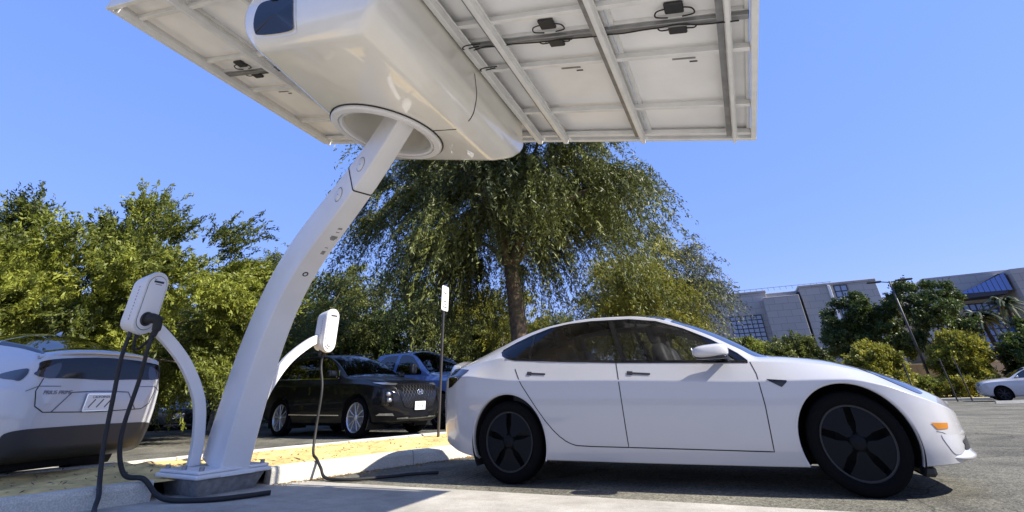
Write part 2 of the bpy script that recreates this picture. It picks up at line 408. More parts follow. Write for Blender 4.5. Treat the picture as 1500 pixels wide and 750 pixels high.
# planting strip between two kerbs
KW = 2.45
def strip_pt(t, s, z): p = KP+kd*t-kn*s; return Vector((p.x, p.y, z))
rng = np.random.default_rng(5)
TT = np.linspace(-8.6, 12, 180); SS = np.linspace(.12, KW-.12, 26); v = []; f = []
for i, t in enumerate(TT):
    for j, s in enumerate(SS):
        e = min(j, len(SS)-1-j)/4
        z = .125+.02*min(1, e)*(math.sin(t*2.1+s*3)+math.sin(t*5.3-s*4.1)*.6+rng.normal()*.45)
        v.append(strip_pt(t, s, z))
m_ = len(SS)
f = [(i*m_+j, i*m_+j+1, (i+1)*m_+j+1, (i+1)*m_+j) for i in range(len(TT)-1) for j in range(m_-1)]
tag(mesh('planting_strip', v, f, mt['sand'], smooth=True), kind='structure')
kroot = tag(bpy.data.objects.new('kerb', None), 'concrete kerb edging the sandy strip', kind='structure'); COL.objects.link(kroot)
def kerb_stone(t0, t1, s, side):
    L = t1-t0-.012; prof = [(-.075, 0), (.085, 0), (.070, .11), (.055, .14), (.03, .152), (-.06, .15), (-.075, .14)]
    v = []; k = len(prof); ns = 9
    for i in range(ns):
        a = t0+.006+L*i/(ns-1)
        for (q, z) in prof:
            w = rng.normal()*.0018
            v.append(strip_pt(a, s-side*q+w, z+w))
    f = [(i*k+j, (i+1)*k+j, (i+1)*k+(j+1) % k, i*k+(j+1) % k) for i in range(ns-1) for j in range(k)]
    f += [tuple(range(k)), tuple((ns-1)*k+j for j in range(k))[::-1]]
    o = mesh('kerb_stone', v, f, mt['kerb'], kroot)
    bm = bmesh.new(); bm.from_mesh(o.data); bmesh.ops.recalc_face_normals(bm, faces=bm.faces); bm.to_mesh(o.data); bm.free()
for a, b in [(-8.6, -6.4), (-6.4, -4.2), (-4.2, -2.03), (-1.02, .73), (.73, 3.2), (3.2, 5.6), (5.6, 8), (8, 10.2), (10.2, 12)]:
    kerb_stone(a, b, .075, 1)
for a, b in [(-8.6, -6.1), (-6.1, -3.7), (-3.7, -1.3), (-1.3, 1.1), (1.1, 3.5), (3.5, 5.9), (5.9, 8.3), (8.3, 10.5), (10.5, 12)]:
    kerb_stone(a, b, KW-.075, -1)
# fallen leaves along the kerb and dry crumbs on the soil
def litter(name, pts, size, m, kind_label):
    q = []
    for p in pts:
        a = rng.uniform(0, 2*PI); s = size*rng.uniform(.5, 1.3); d = np.array([math.cos(a), math.sin(a), rng.uniform(-.1, .5)])*s; w = np.array([-math.sin(a), math.cos(a), rng.uniform(-.2, .3)])*s*.45
        p = np.array(p); q += [p-d, p+w, p+d, p-w+[0, 0, .004]]
    return tag(quads_mesh(name, np.array(q), len(pts), m), kind_label, kind='stuff')
pts = []
for i in range(520):
    t = rng.uniform(-1.0, 2.2); p = strip_pt(t, -.02-abs(rng.normal())*.09, .006); pts.append((p.x, p.y, .008))
litter('leaf_litter', pts, .018, lf['litter'], 'dry yellow leaves fallen along the kerb')
pts = []
for i in range(700):
    p = strip_pt(rng.uniform(-3, 6), rng.uniform(.2, KW-.2), .16); pts.append((p.x, p.y, .15))
litter('soil_debris', pts, .022, mt['bark'], 'twigs and crumbs scattered on the sandy soil')

# ------------------------------------------------------------------ solar canopy
TR = Vector((3.795, -1.127, 2.801)); E1 = Vector((-.9734, 0, .2291)).normalized(); E2 = Vector((.0075, -.9995, .0315)); E2 = (E2-E1*E2.dot(E1)).normalized()
EN = E1.cross(E2); EN = EN if EN.z > 0 else -EN
CW, CD = 5.87, 3.08
MB0 = Vector((-1.87, -1.68, 0))
can = thing('solar_charging_canopy', 'white curved mast carrying a tilted solar array over the bays', 'solar canopy', MB0)
def cp(a, b, off): return TR+E1*a+E2*b-EN*off-MB0     # canopy coordinates -> local
cmx = Matrix((E1, E2, -EN)).transposed()
if cmx.determinant() < 0: cmx = Matrix((E1, E2, EN)).transposed()
def cbox(mb, a0, a1, b0, b1, o0, o1, ch=0.004): mb.box(cp((a0+a1)/2, (b0+b1)/2, (o0+o1)/2-.10), (abs(a1-a0), abs(b1-b0), abs(o1-o0)), cmx, ch); return mb
cols = 6; cw = (CW-.06)/cols
first = None
for r_, (b0, b1) in enumerate([(.05, 1.795), (1.81, CD-.04)]):
    for c in range(cols):
        a0 = .03+c*cw+.006; a1 = a0+cw-.012
        p = cbox(MB(), a0, a1, b0, b1, -.03, -.002, .003).obj('solar_panel', mt['back'], can)
        fr = MB()
        for (x0, x1, y0, y1) in [(a0, a0+.03, b0, b1), (a1-.03, a1, b0, b1), (a0+.03, a1-.03, b0, b0+.03), (a0+.03, a1-.03, b1-.03, b1)]: cbox(fr, x0, x1, y0, y1, -.002, .032, .002)
        fr.obj('panel_frame', mt['alu'], p)
        jb = 1.695 if r_ == 0 else 1.925; ja = (a0+a1)/2
        cbox(MB(), ja-.065, ja+.065, jb-.055, jb+.055, 0.0, .03, .008).obj('junction_box', mt['plastic'], p)
        for s in (-1, 1):
            cbp = MB(); k = 1 if r_ == 0 else -1
            cbp.tube(catmull([cp(ja+s*.06, jb, -.08), cp(ja+s*.12, jb+.01*k, -.07), cp(ja+s*.13, jb+.06*k, -.065), cp(ja+s*.05, jb+.085*k, -.07)], 5), .006, 6)
            cbp.obj('panel_lead', mt['rubber'], p)
        if r_ == 0:
            cbox(MB(), ja-.09, ja+.09, 1.28, 1.30, 0.0, .003, 0).obj('label_strip', mt['steel'], p)
            cbox(MB(), ja-.10, ja-.04, 1.235, 1.25, 0.0, .003, 0).obj('label_strip', mt['plastic'], p)
per = MB()
cbox(per, -.02, CW+.02, -.02, .03, -.03, .10, .006); cbox(per, -.02, CW+.02, CD-.03, CD+.02, -.03, .10, .006)
cbox(per, -.02, .03, .031, CD-.031, -.03, .099, .006); cbox(per, CW-.03, CW+.02, .031, CD-.031, -.03, .099, .006)
per.obj('perimeter_frame', mt['alu'], can)
for a, w in [(.17, .03), (1.05, .042), (1.92, .05), (2.24, .055), (3.95, .042), (4.82, .042), (5.70, .03)]:
    rr = MB(); cbox(rr, a-w/2, a+w/2, .031, CD-.031, .09, .15, .004); cbox(rr, a-w*.75, a+w*.75, .031, CD-.031, .085, .0899, 0)
    rr.obj('rail', mt['alu'], can)
    if a < 2.3:
        sh = MB(); cbox(sh, a+w*.75+.004, a+w*.75+.05, .06, CD-.06, .04, .085, 0); sh.obj('tray_and_shade_strip', mt['steel'], can)  # dark strip standing in for the shadow gap beside the rail
for b in (.10, .64, 1.45, 2.09, 2.86):
    xx = MB(); cbox(xx, .032, CW-.032, b-.022, b+.022, .0325, .084, .004); xx.obj('cross_rail', mt['alu'], can)
tr = MB(); cbox(tr, .04, CW-.04, 1.78, 1.83, .036, .075, .004); tr.obj('tray_and_shade_strip', mt['steel'], can)  # cable tray running across the array
cc = MB(); rr_ = random.Random(8)
for k in range(4):
    a0 = .1+k*1.2; P = [cp(a0+i*.13, 1.805+rr_.uniform(-.015, .015), -.018+rr_.uniform(0, .01)) for i in range(12)]; cc.tube(catmull(P, 3), .006, 6)
for a in (2.03,):
    for b in (1.62, 1.95):
        cc.tube(catmull([cp(a+.02, b, .06), cp(a+.14, b+.03, .09), cp(a+.22, b-.06, .05), cp(a+.1, b-.1, .0)], 5), .006, 6)
cc.obj('wiring', mt['rubber'], can)

# tracker housing: rounded tub with a round well for the mast
def housing():
    bm = bmesh.new(); lv = []
    for (a0, a1, an, b0, b1, o) in [(2.30, 3.95, 3.62, .46, 2.96, -.01), (2.22, 4.05, 3.64, .42, 2.97, .32), (2.24, 3.98, 3.56, .60, 2.93, .50), (2.36, 3.86, 3.44, .80, 2.84, .62)]:
        lv.append([bm.verts.new(cp(x, y, o)) for (x, y) in [(a0, b0), (a1, b0), (an, b1), (a0, b1)]])
    for k in range(3):
        for i in range(4): bm.faces.new([lv[k][i], lv[k][(i+1) % 4], lv[k+1][(i+1) % 4], lv[k+1][i]])
    bm.faces.new(lv[0][::-1]); bm.faces.new(lv[3]); bmesh.ops.recalc_face_normals(bm, faces=bm.faces)
    bmesh.ops.bevel(bm, geom=[e for e in bm.edges if not (e.verts[0] in lv[0] and e.verts[1] in lv[0])], offset=.055, segments=4, profile=.5, affect='EDGES', clamp_overlap=True)
    me = bpy.data.meshes.new('housing'); bm.to_mesh(me); bm.free()
    ho = new_obj('housing', me)
    ct = MB(); pr = [(.0, -.5), (.44, -.5), (.44, .5), (0, .5)]
    zc = cp(RC[0], RC[1], .62); m3 = Matrix((E1, -EN, E2)).transposed()
    ct.lathe(pr[1:3], 64); k = len(ct.v)//2
    ct.f += [tuple(2*i for i in range(k))[::-1], tuple(2*i+1 for i in range(k))]
    co = ct.obj('cutter', None); co.data.transform(Matrix.Translation(zc) @ m3.to_4x4())
    bmm = bmesh.new(); bmm.from_mesh(co.data); bmesh.ops.recalc_face_normals(bmm, faces=bmm.faces); bmm.to_mesh(co.data); bmm.free()
    md = ho.modifiers.new('b', 'BOOLEAN'); md.operation = 'DIFFERENCE'; md.object = co; md.solver = 'EXACT'
    dg = bpy.context.evaluated_depsgraph_get(); me2 = bpy.data.meshes.new_from_object(ho.evaluated_get(dg))
    bpy.data.objects.remove(ho); bpy.data.objects.remove(co)
    me2.materials.clear()
    me2.polygons.foreach_set('use_smooth', [True]*len(me2.polygons)); me2.set_sharp_from_angle(angle=R(34))
    return new_obj('tracker_housing', me2, mt['cream'], can)
RC = (3.22, 1.45)
hob = housing()
rg = MB(); rg.lathe([(.435, .0), (.44, .022), (.462, .03), (.466, .012), (.474, .012), (.478, .034), (.532, .034), (.548, .02), (.551, -.01), (.435, -.01)], 72, closed=True)
ro = rg.obj('mast_collar', mt['mast'], hob, angle=30); ro.data.transform(Matrix.Translation(cp(RC[0], RC[1], .625)) @ Matrix((E1, -EN, E2)).transposed().to_4x4())
gk = MB(); gk.lathe([(.553, -.01), (.553, .006), (.562, .006), (.562, -.01)], 72, closed=True)
go = gk.obj('gasket', mt['rubber'], hob); go.data.transform(Matrix.Translation(cp(RC[0], RC[1], .625)) @ Matrix((E1, -EN, E2)).transposed().to_4x4())
# seam between the two housing shells, follows the skin by ray casting
def bvh_of(o): me = o.data; return BVHTree.FromPolygons([v.co.copy() for v in me.vertices], [list(p.vertices) for p in me.polygons])
hb = bvh_of(hob)
def ribbon(mb, pts, nrm, w, off=.0015):
    n = len(pts); base = len(mb.v)
    for i in range(n):
        t = (Vector(pts[min(i+1, n-1)])-Vector(pts[max(i-1, 0)])).normalized(); s = t.cross(Vector(nrm[i])).normalized()*(w/2)
        p = Vector(pts[i])+Vector(nrm[i])*off; mb.v += [tuple(p-s), tuple(p+s)]
    mb.f += [(base+2*i, base+2*i+1, base+2*i+3, base+2*i+2) for i in range(n-1)]
sp = []; sn_ = []
for k in range(26):
    o = .12+.42*k/25; h = hb.ray_cast(cp(1.5, 1.62-.12*k/25, o), E1)
    if h[0]: sp.append(h[0]); sn_.append(h[1] if h[1].dot(E1) < 0 else -h[1])
for k in range(16):
    h = hb.ray_cast(cp(2.40+.3*k/15, 1.49-.02*k/15, 1.2), EN)
    if h[0]: sp.append(h[0]); sn_.append(h[1] if h[1].dot(EN) < 0 else -h[1])
sm = MB(); ribbon(sm, sp, sn_, .012, .002); sm.obj('shell_seam', mt['rubber'], hob)
# tinted inspection window on the end face
wp = smooth_poly([(3.44, .36), (3.39, .27), (3.09, .29), (3.03, .34), (2.98, .51), (3.03, .55), (3.34, .545), (3.41, .51)], 5)
def end_hit(a, o, off):
    h = hb.ray_cast(cp(a, 4.2, o), -E2)
    return (h[0]+E2*off) if h[0] else cp(a, 2.95+off, o)
for nm, sc, off, mm in (('window_gasket', 1.12, .004, 'mast'), ('inspection_window', 1.0, .012, 'gloss')):
    ca, co_ = 3.2, .405; ring = [end_hit(ca+(p[0]-ca)*sc, co_+(p[1]-co_)*sc, off) for p in wp]
    cv = end_hit(ca, co_, off); mesh(nm, ring+[cv], [(i, (i+1) % len(ring), len(ring)) for i in range(len(ring))], mt[mm], hob)
for a in (3.13, 3.27): hg = MB(); hg.bar(end_hit(a-.03, .275, .016), end_hit(a+.03, .27, .016), .02, .012); hg.obj('window_hinge', mt['plastic'], hob)

# mast
def mast_sec(u):
    P0 = (.112, .2); P3 = (2.637, 2.978); P1 = (P0[0]+.387, P0[1]+2.178); P2 = (P3[0]-1.219, P3[1]-.932)
    b = [(1-u)**3, 3*u*(1-u)**2, 3*u*u*(1-u), u**3]
    c = [sum(b[i]*p[k] for i, p in enumerate((P0, P1, P2, P3))) for k in (0, 1)]
    d = [3*((1-u)**2*(P1[k]-P0[k])+2*u*(1-u)*(P2[k]-P1[k])+u*u*(P3[k]-P2[k])) for k in (0, 1)]
    L = math.hypot(*d); d = [d[0]/L, d[1]/L]; return c, d, .305+(.154-.305)*u, .137+(.097-.137)*u
def mast_frame(u):
    c, d, t, a = mast_sec(min(u, 1.0))
    if u > 1: c = [c[0]+d[0]*(u-1)*2.2, c[1]+d[1]*(u-1)*2.2]
    N = kn*d[1]-Vector((0, 0, d[0])); T = kn*d[0]+Vector((0, 0, d[1]))
    return kn*c[0]+Vector((0, 0, c[1])), T, N, t, a
ms = MB(); nseg = 70; prof = []
for (sx, sy) in ((1, 1), (-1, 1), (-1, -1), (1, -1)):
    for k in range(4):
        ang = {(1, 1): 0, (-1, 1): 90, (-1, -1): 180, (1, -1): 270}[(sx, sy)]+30*k; prof.append((sx, sy, math.cos(R(ang)), math.sin(R(ang))))
v = []; np_ = len(prof)
for i in range(nseg+1):
    u = 1.2*i/nseg; c, T, N, t, a = mast_frame(u); r = .022
    for (sx, sy, cx, sy2) in prof: v.append(c+N*(sx*(t-r)+r*cx)+kd*(sy*(a-r)+r*sy2))
f = [(i*np_+j, i*np_+(j+1) % np_, (i+1)*np_+(j+1) % np_, (i+1)*np_+j) for i in range(nseg) for j in range(np_)]+[tuple(range(np_))[::-1], tuple(nseg*np_+j for j in range(np_))]
mo = mesh('mast', v, f, mt['mast'], can, angle=40)
bm = bmesh.new(); bm.from_mesh(mo.data); bmesh.ops.recalc_face_normals(bm, faces=bm.faces); bm.to_mesh(mo.data); bm.free()
# sleeve joint near the top
jm = MB(); v = []; u0 = .845
for du, g in ((0, .0025), (.004, .0025)):
    c, T, N, t, a = mast_frame(u0+du); r = .022
    for (sx, sy, cx, sy2) in prof: v.append(c+N*(sx*(t-r+g)+r*cx)+kd*(sy*(a-r+g)+r*sy2))
jm.add(v, [(j, (j+1) % np_, np_+(j+1) % np_, np_+j) for j in range(np_)]); jm.obj('sleeve_joint', mt['rubber'], mo)
for u in (.785, .895):      # round side caps
    c, T, N, t, a = mast_frame(u); d = MB(); d.lathe([(0, .008), (.062, .008), (.068, .003), (.068, -.004)], 36); cap = d.obj('cap', mt['mast'], mo, angle=40)
    mx = Matrix((T, -kd, N)).transposed().to_4x4(); cap.data.transform(Matrix.Translation(c-kd*a) @ mx)
    d = MB(); d.lathe([(.070, .0012), (.075, .0012)], 36); e = d.obj('cap_gap', mt['plastic'], mo); e.data.transform(Matrix.Translation(c-kd*a) @ mx)
    d = MB(); d.lathe([(0, .0095), (.008, .0095), (.008, .006)], 12); e = d.obj('screw', mt['steel'], mo); e.data.transform(Matrix.Translation(c-kd*a) @ mx)
c, T, N, t, a = mast_frame(.50); d = MB(); d.lathe([(0, -.012), (.016, -.012), (.018, .004), (.028, .004), (.030, 0)], 24); e = d.obj('port', mt['plastic'], mo); e.data.transform(Matrix.Translation(c+N*t) @ Matrix((T, N, kd)).transposed().to_4x4())
rl = random.Random(4)   # small printed notices on the front face of the mast
for blk, (u, hh, ww) in enumerate([(.715, .03, .07), (.70, .012, .05), (.672, .075, .075), (.63, .012, .05), (.605, .07, .06)]):
    c, T, N, t, a = mast_frame(u); lb = MB()
    nl = max(1, int(hh/.012))
    for k in range(nl):
        q = c+N*(t+.0012)+T*((k-nl/2)*.013)+kd*(a*.30); w = ww*rl.uniform(.55, 1)
        lb.bar(q-kd*w/2, q+kd*w/2, .0075, .0006, up=N)
    tag(lb.obj('printed_notice', mt['plastic'], mo), kind='stuff')
# base: tapered block, plate, bolts
bs = MB(); bx0 = Vector((.06, -.10, 0)); rb = Matrix.Rotation(R(-8), 3, 'Z')
def tap(h0, h1, z0, z1, mm, nm, par):
    v = [bx0+rb @ Vector((sx*h, sy*h, z)) for (h, z) in ((h0, z0), (h1, z1)) for (sx, sy) in ((-1, -1), (1, -1), (1, 1), (-1, 1))]
    f = [(3, 2, 1, 0), (4, 5, 6, 7)]+[(i, (i+1) % 4, 4+(i+1) % 4, 4+i) for i in range(4)]
    o = mesh(nm, v, f, mt[mm], par); b = o.modifiers.new('bevel', 'BEVEL'); b.width = .012; b.segments = 2; return o
ba = tap(.27, .33, -.02, .135, 'wallc', 'base', can)
tap(.37, .37, .137, .172, 'mast', 'base_plate', can); tap(.35, .35, .173, .199, 'mast', 'base_plate', can)
tp = MB(); q = bx0+rb @ Vector((.3715, .02, .150)); tp.box(q, (.004, .34, .024), rb.to_4x4().to_3x3(), .001); tp.obj('tape_strip', mt['sign'], can)
for (x, y) in ((-.30, -.30), (.30, -.30), (.30, .30), (-.30, .30), (.30, 0), (0, -.30)):
    b = MB(); b.lathe([(0, .03), (.02, .03), (.022, .026), (.022, 0)], 6, axis='z'); o = b.obj('bolt', mt['steel'], can); o.location = bx0+rb @ Vector((x, y, .199))

# ------------------------------------------------------------------ chargers on curved arms
def stadium(w, h, n=12):
    r = w/2; P = []
    for k in range(n+1): a = PI*k/n; P.append((r*math.cos(a), h/2-r+r*math.sin(a)))
    for k in range(n+1): a = PI+PI*k/n; P.append((r*math.cos(a), -h/2+r+r*math.sin(a)))
    return P
def charger(name_label, sgn, cen, arm, plug, face_dir, W_=.235, H_=.60, D_=.215):
    t = thing('ev_charger', name_label, 'ev charger', MB0, group='chargers on the mast base')
    n_ = Vector(face_dir).normalized(); u = Vector((0, 0, 1)).cross(n_).normalized(); w = Vector((0, 0, 1))
    c = Vector(cen)
    am = MB(); P = catmull(arm, 10); v = []
    for i, p in enumerate(P):
        tt = (P[min(i+1, len(P)-1)]-P[max(i-1, 0)]).normalized(); s = tt.cross(kn).normalized(); h2 = .05
        for (q, e) in ((1, 1), (1, -1), (-1, -1), (-1, 1)): v.append(p+s*h2*q+kn*.045*e)
    am.add(v, [(4*i+j, 4*i+(j+1) % 4, 4*i+4+(j+1) % 4, 4*i+4+j) for i in range(len(P)-1) for j in range(4)]+[(3, 2, 1, 0), tuple(4*(len(P)-1)+j for j in range(4))])
    ao = am.obj('arm', mt['mast'], t); bb = ao.modifiers.new('bevel', 'BEVEL'); bb.width = .008; bb.segments = 2; bb.limit_method = 'ANGLE'
    # case: lofted stadium, rounded front edge
    def loft(levels, nm, m, par):
        v = []; k = None
        for (d, sc_w, sc_h) in levels:
            S_ = stadium(sc_w, sc_h); k = len(S_); v += [c+u*x+w*y+n_*d for (x, y) in S_]
        f = [(i*k+j, i*k+(j+1) % k, (i+1)*k+(j+1) % k, (i+1)*k+j) for i in range(len(levels)-1) for j in range(k)]+[tuple(range(k))[::-1], tuple((len(levels)-1)*k+j for j in range(k))]
        o = mesh(nm, v, f, m, par, angle=35)
        b = bmesh.new(); b.from_mesh(o.data); bmesh.ops.recalc_face_normals(b, faces=b.faces); b.to_mesh(o.data); b.free(); return o
    case = loft([(-D_, W_*.8, H_*.86), (-D_*.8, W_*.86, H_*.9), (-D_*.45, W_*.92, H_*.95), (-.03, W_, H_), (-.008, W_*.985, H_*.99), (0, W_*.93, H_*.965)], 'case', mt['grey'], t)
    loft([(.0, W_*.80, H_*.86), (.0015, W_*.80, H_*.86)], 'face_groove', mt['plastic'], case)
    loft([(.0, W_*.77, H_*.845), (.006, W_*.765, H_*.84), (.008, W_*.74, H_*.83)], 'face_plate', mt['lightgrey'], case)
    lg = MB(); rl = random.Random(2)
    q = c+w*(H_*.33)+n_*.0088
    lg.bar(q-u*.05, q+u*.052, .020, .001, up=n_); lg.bar(q-u*.055+w*.022, q-u*.03+w*.022, .006, .001, up=n_)
    for k in range(6): lg.bar(q-u*(.03-.012*k)-w*.024, q-u*(.022-.012*k)-w*.024, .008, .001, up=n_)
    lg.obj('logo_print', mt['plastic'], case)
    sd_ = MB()      # vertical lettering down the flank
    for k in range(11):
        q = c-u*(W_*.5*.955)-n_*(D_*.4)+w*(-.16+.03*k); sd_.box(q, (.004, .004, .018*rl.uniform(.6, 1)), None)
    sd_.obj('flank_print', mt['steel'], case)
    pc = c-w*(H_*.26)+n_*.008
    hol = MB(); hol.lathe([(0, .012), (.055, .012), (.062, .006), (.066, 0)], 32); ho_ = hol.obj('holster', mt['plastic'] if plug else mt['grey'], case, angle=40)
    ho_.data.transform(Matrix.Translation(pc) @ Matrix((u, n_, w)).transposed().to_4x4())
    gl = MB()
    for s in (-.04, .03): gl.lathe([(0, 0), (.02, 0), (.02, -.06), (.016, -.07)], 14, axis='z', c=tuple(c-w*(H_*.43)-n_*(.10)+u*s))
    gl.obj('cable_gland', mt['plastic'], case)
    return t, c, n_, u, w, case
B_ = Vector((0, 0, 0))
fd = (kn*.9+kd*.42).normalized()
cenL = kd*(-1.05)+kn*.12+Vector((0, 0, 1.635))
armL = [kd*(-.23)+Vector((0, 0, .2))-kn*.08, kd*(-.25)+Vector((0, 0, .45))-kn*.08, kd*(-.34)+Vector((0, 0, .78))-kn*.08, kd*(-.56)+Vector((0, 0, 1.11))-kn*.08, kd*(-.84)+Vector((0, 0, 1.37))-kn*.07, kd*(-1.04)+Vector((0, 0, 1.5))-kn*.06]
t, c, n_, u, w, case = charger('charger holding its black plug, on the arm beside the white hatchback', -1, cenL, armL, True, fd)
pl = MB(); pc = c-w*.155+n_*.02
pl.tube(catmull([pc, pc+n_*.06, pc+n_*.10+u*.03-w*.02, pc+n_*.10+u*.05-w*.09, pc+n_*.085+u*.045-w*.16], 6), [.046]*8+[.044]*6+[.040]*6+[.030]*5, 14); pl.obj('plug', mt['rubber'], t, smooth=True)
def world(p): return Vector(p)-MB0
cb = MB(); e0 = pc+n_*.085+u*.045-w*.14
bot = c-w*.30-n_*.10
cb.tube(catmull([e0, e0-w*.15-u*.005, world((-2.06, -2.62, .95)), world((-2.09, -2.60, .5)), world((-2.02, -2.52, .22)), world((-1.86, -2.43, .172)), world((-1.70, -2.38, .06)), world((-1.5, -2.35, .024)), world((-1.15, -2.2, .024)), world((-.93, -1.86, .026))], 10), .019, 10)
cb.obj('cable', mt['rubber'], t, smooth=True)
cb = MB(); cb.tube(catmull([bot-u*.04+w*.05, bot-u*.04-w*.2, world((-2.17, -2.74, .85)), world((-2.13, -2.70, .45)), world((-2.02, -2.70, .2)), world((-1.86, -2.76, .10)), world((-1.7, -2.85, .024)), world((-1.0, -3.2, .024))], 10), .019, 10); cb.obj('cable', mt['rubber'], t, smooth=True)
cb = MB(); cb.tube(catmull([bot+u*.03+w*.05, bot+u*.03-w*.05, bot+u*.05-w*.12, bot+u*.11-w*.1, e0-w*.02], 8), .014, 8); cb.obj('cable', mt['rubber'], t, smooth=True)
cenR = kd*1.02-kn*.12+Vector((0, 0, 1.52))
armR = [kd*(.23)+Vector((0, 0, .2))-kn*.1, kd*(.25)+Vector((0, 0, .45))-kn*.1, kd*(.32)+Vector((0, 0, .8))-kn*.1, kd*(.50)+Vector((0, 0, 1.13))-kn*.12, kd*(.78)+Vector((0, 0, 1.36))-kn*.2, kd*(1.02)+Vector((0, 0, 1.46))-kn*.3]
t2, c, n_, u, w, case = charger('charger with an empty holster, on the arm towards the white sedan', 1, cenR, armR, False, (kn*.9+kd*.25).normalized(), .21, .53, .2)
bot = c-w*.265-n_*.09
cb = MB(); cb.tube(catmull([bot+w*.05, bot-w*.15, world((-1.62, -.70, .85)), world((-1.6, -.72, .45)), world((-1.52, -.79, .22)), world((-1.33, -.92, .168)), world((-1.2, -.98, .1)), world((-1.08, -1.02, .024)), world((-.75, -1.08, .022)), world((-.42, -.80, .022)), world((-.30, -.62, .022)), world((-.05, -.45, .022))], 10), .015, 10); cb.obj('cable', mt['rubber'], t2, smooth=True)
# ------------------------------------------------------------------ cars
class Shell:
    """lofted car skin on a regular grid; half section mirrored"""
    def __init__(s, T, nx):
        s.T = T; L = T['L']; q = np.linspace(0, 1, nx); X = L*(q-.80*np.sin(2*PI*q)/(2*PI)); s.X = X
        g = lambda k: pchip(T[k], X)
        w, zr, zs, zb, zt, z0, wb, wt, zbot = g('w'), g('zr'), g('zs'), g('zb'), g('zt'), g('z0'), g('wb'), g('wt'), g('zbot')
        ws = w*T.get('wsf', .998); zm = zr+(zs-zr)*.62; wr = w-T.get('tuck', .05)*np.minimum(1, w/.6)
        bul = T.get('bulge', .018)
        C = lambda a, b: np.stack([a, b], -1)
        P = [C(0*w, zbot), C(wr*.8, zbot), C(wr, zr), C(w-.018*np.minimum(1, w/.6), zr+(zs-zr)*.26), C(w, zm), C(ws, zs), C(wb, zb),
             C((wb+wt)/2+bul, (zb+zt)/2+bul*.5), C(wt, zt), C(wt*.55, zt+(z0-zt)*.72), C(0*w, z0)]
        pieces = [((0, 1), 3), ((1, 2), 3), ((2, 3, 4, 5), T.get('n1', 10)), ((5, 6), T.get('n2', 14)), ((6, 7, 8), T.get('n3', 14)), ((8, 9, 10), 8)]
        rows = []; s.brk = [0]
        for ids, m in pieces:
            for a in range(len(ids)-1):
                i0, i1, i2, i3 = ids[max(a-1, 0)], ids[a], ids[a+1], ids[min(a+2, len(ids)-1)]
                p0, p1, p2, p3 = P[i0], P[i1], P[i2], P[i3]
                if i2 == 10: p3 = P[9]*np.array([-1, 1])
                lin = len(ids) == 2
                for k in range(m):
                    t = k/m
                    rows.append(p1*(1-t)+p2*t if lin else .5*(2*p1+(p2-p0)*t+(2*p0-5*p1+4*p2-p3)*t*t+(3*p1-p0-3*p2+p3)*t**3))
            s.brk.append(len(rows))
        rows.append(P[10]); Q = np.stack(rows, 1); s.nx, s.nr = nx, Q.shape[1]
        V = np.zeros((nx, s.nr, 3)); V[..., 0] = X[:, None]; V[..., 1] = Q[..., 0]; V[..., 2] = Q[..., 1]
        dx = np.gradient(V, axis=0); dr = np.gradient(V, axis=1); N = np.cross(dr, dx); N /= np.linalg.norm(N, axis=-1, keepdims=True)+1e-12
        N[:, -1, 1] = 0; N[:, -1] /= np.linalg.norm(N[:, -1], axis=-1, keepdims=True)+1e-9
        if N[nx//2, s.brk[3]-3, 1] < 0: N = -N
        s.V = V; s.N = N
        nj = s.nr-1; I, J = np.meshgrid(np.arange(nx-1), np.arange(nj), indexing='ij'); s.I = I.ravel(); s.J = J.ravel()
        b = s.I*s.nr+s.J; s.F = np.stack([b, b+1, b+s.nr+1, b+s.nr], 1)
        s.lab = np.zeros(len(s.F), int); s.names = ['body']
        s.full_bvh()
    def full_bvh(s):
        v = s.V.reshape(-1, 3); n = len(v); v2 = v*[1, -1, 1]
        caps = [(o+j, o+j+1, o+n+j+1, o+n+j) for o in (0, (s.nx-1)*s.nr) for j in range(s.nr-1)]
        s.bvh = BVHTree.FromPolygons([tuple(p) for p in np.concatenate([v, v2])], [tuple(q) for q in s.F.tolist()]+[tuple(q) for q in (s.F+n).tolist()]+caps)
    def cut(s, name, poly, cond=None, j0=0, j1=999, snap=True):
        """faces whose (x,z) centre lies in poly -> part; border vertices slide onto the outline"""
        v = s.V.reshape(-1, 3); nn = s.N.reshape(-1, 3); c = v[s.F].mean(1)
        dom = (s.J >= j0) & (s.J < j1)
        if cond is not None: dom &= cond(c)
        ins = in_poly(c[:, 0], c[:, 2], poly) & dom
        if snap:
            a = np.zeros(len(v), bool); b = np.zeros(len(v), bool); a[s.F[ins].ravel()] = True; b[s.F[dom & ~ins].ravel()] = True
            k = np.where(a & b)[0]
            if len(k):
                x, z = near_poly(v[k, 0], v[k, 2], poly); dx = np.clip(x-v[k, 0], -.05, .05); dz = np.clip(z-v[k, 2], -.05, .05)
                ny = nn[k, 1]; dy = -(nn[k, 0]*dx+nn[k, 2]*dz)/np.where(np.abs(ny) < .25, np.inf, ny)
                v[k, 0] += dx; v[k, 2] += dz; v[k, 1] += np.clip(dy, -.03, .03)
        if name not in s.names: s.names.append(name)
        s.lab[ins] = s.names.index(name)
    def rows(s, name, x0, x1, j0, j1):
        c = s.X[s.I]; m = (c >= x0) & (c < x1) & (s.J >= j0) & (s.J < j1)
        if name not in s.names: s.names.append(name)
        s.lab[m] = s.names.index(name)
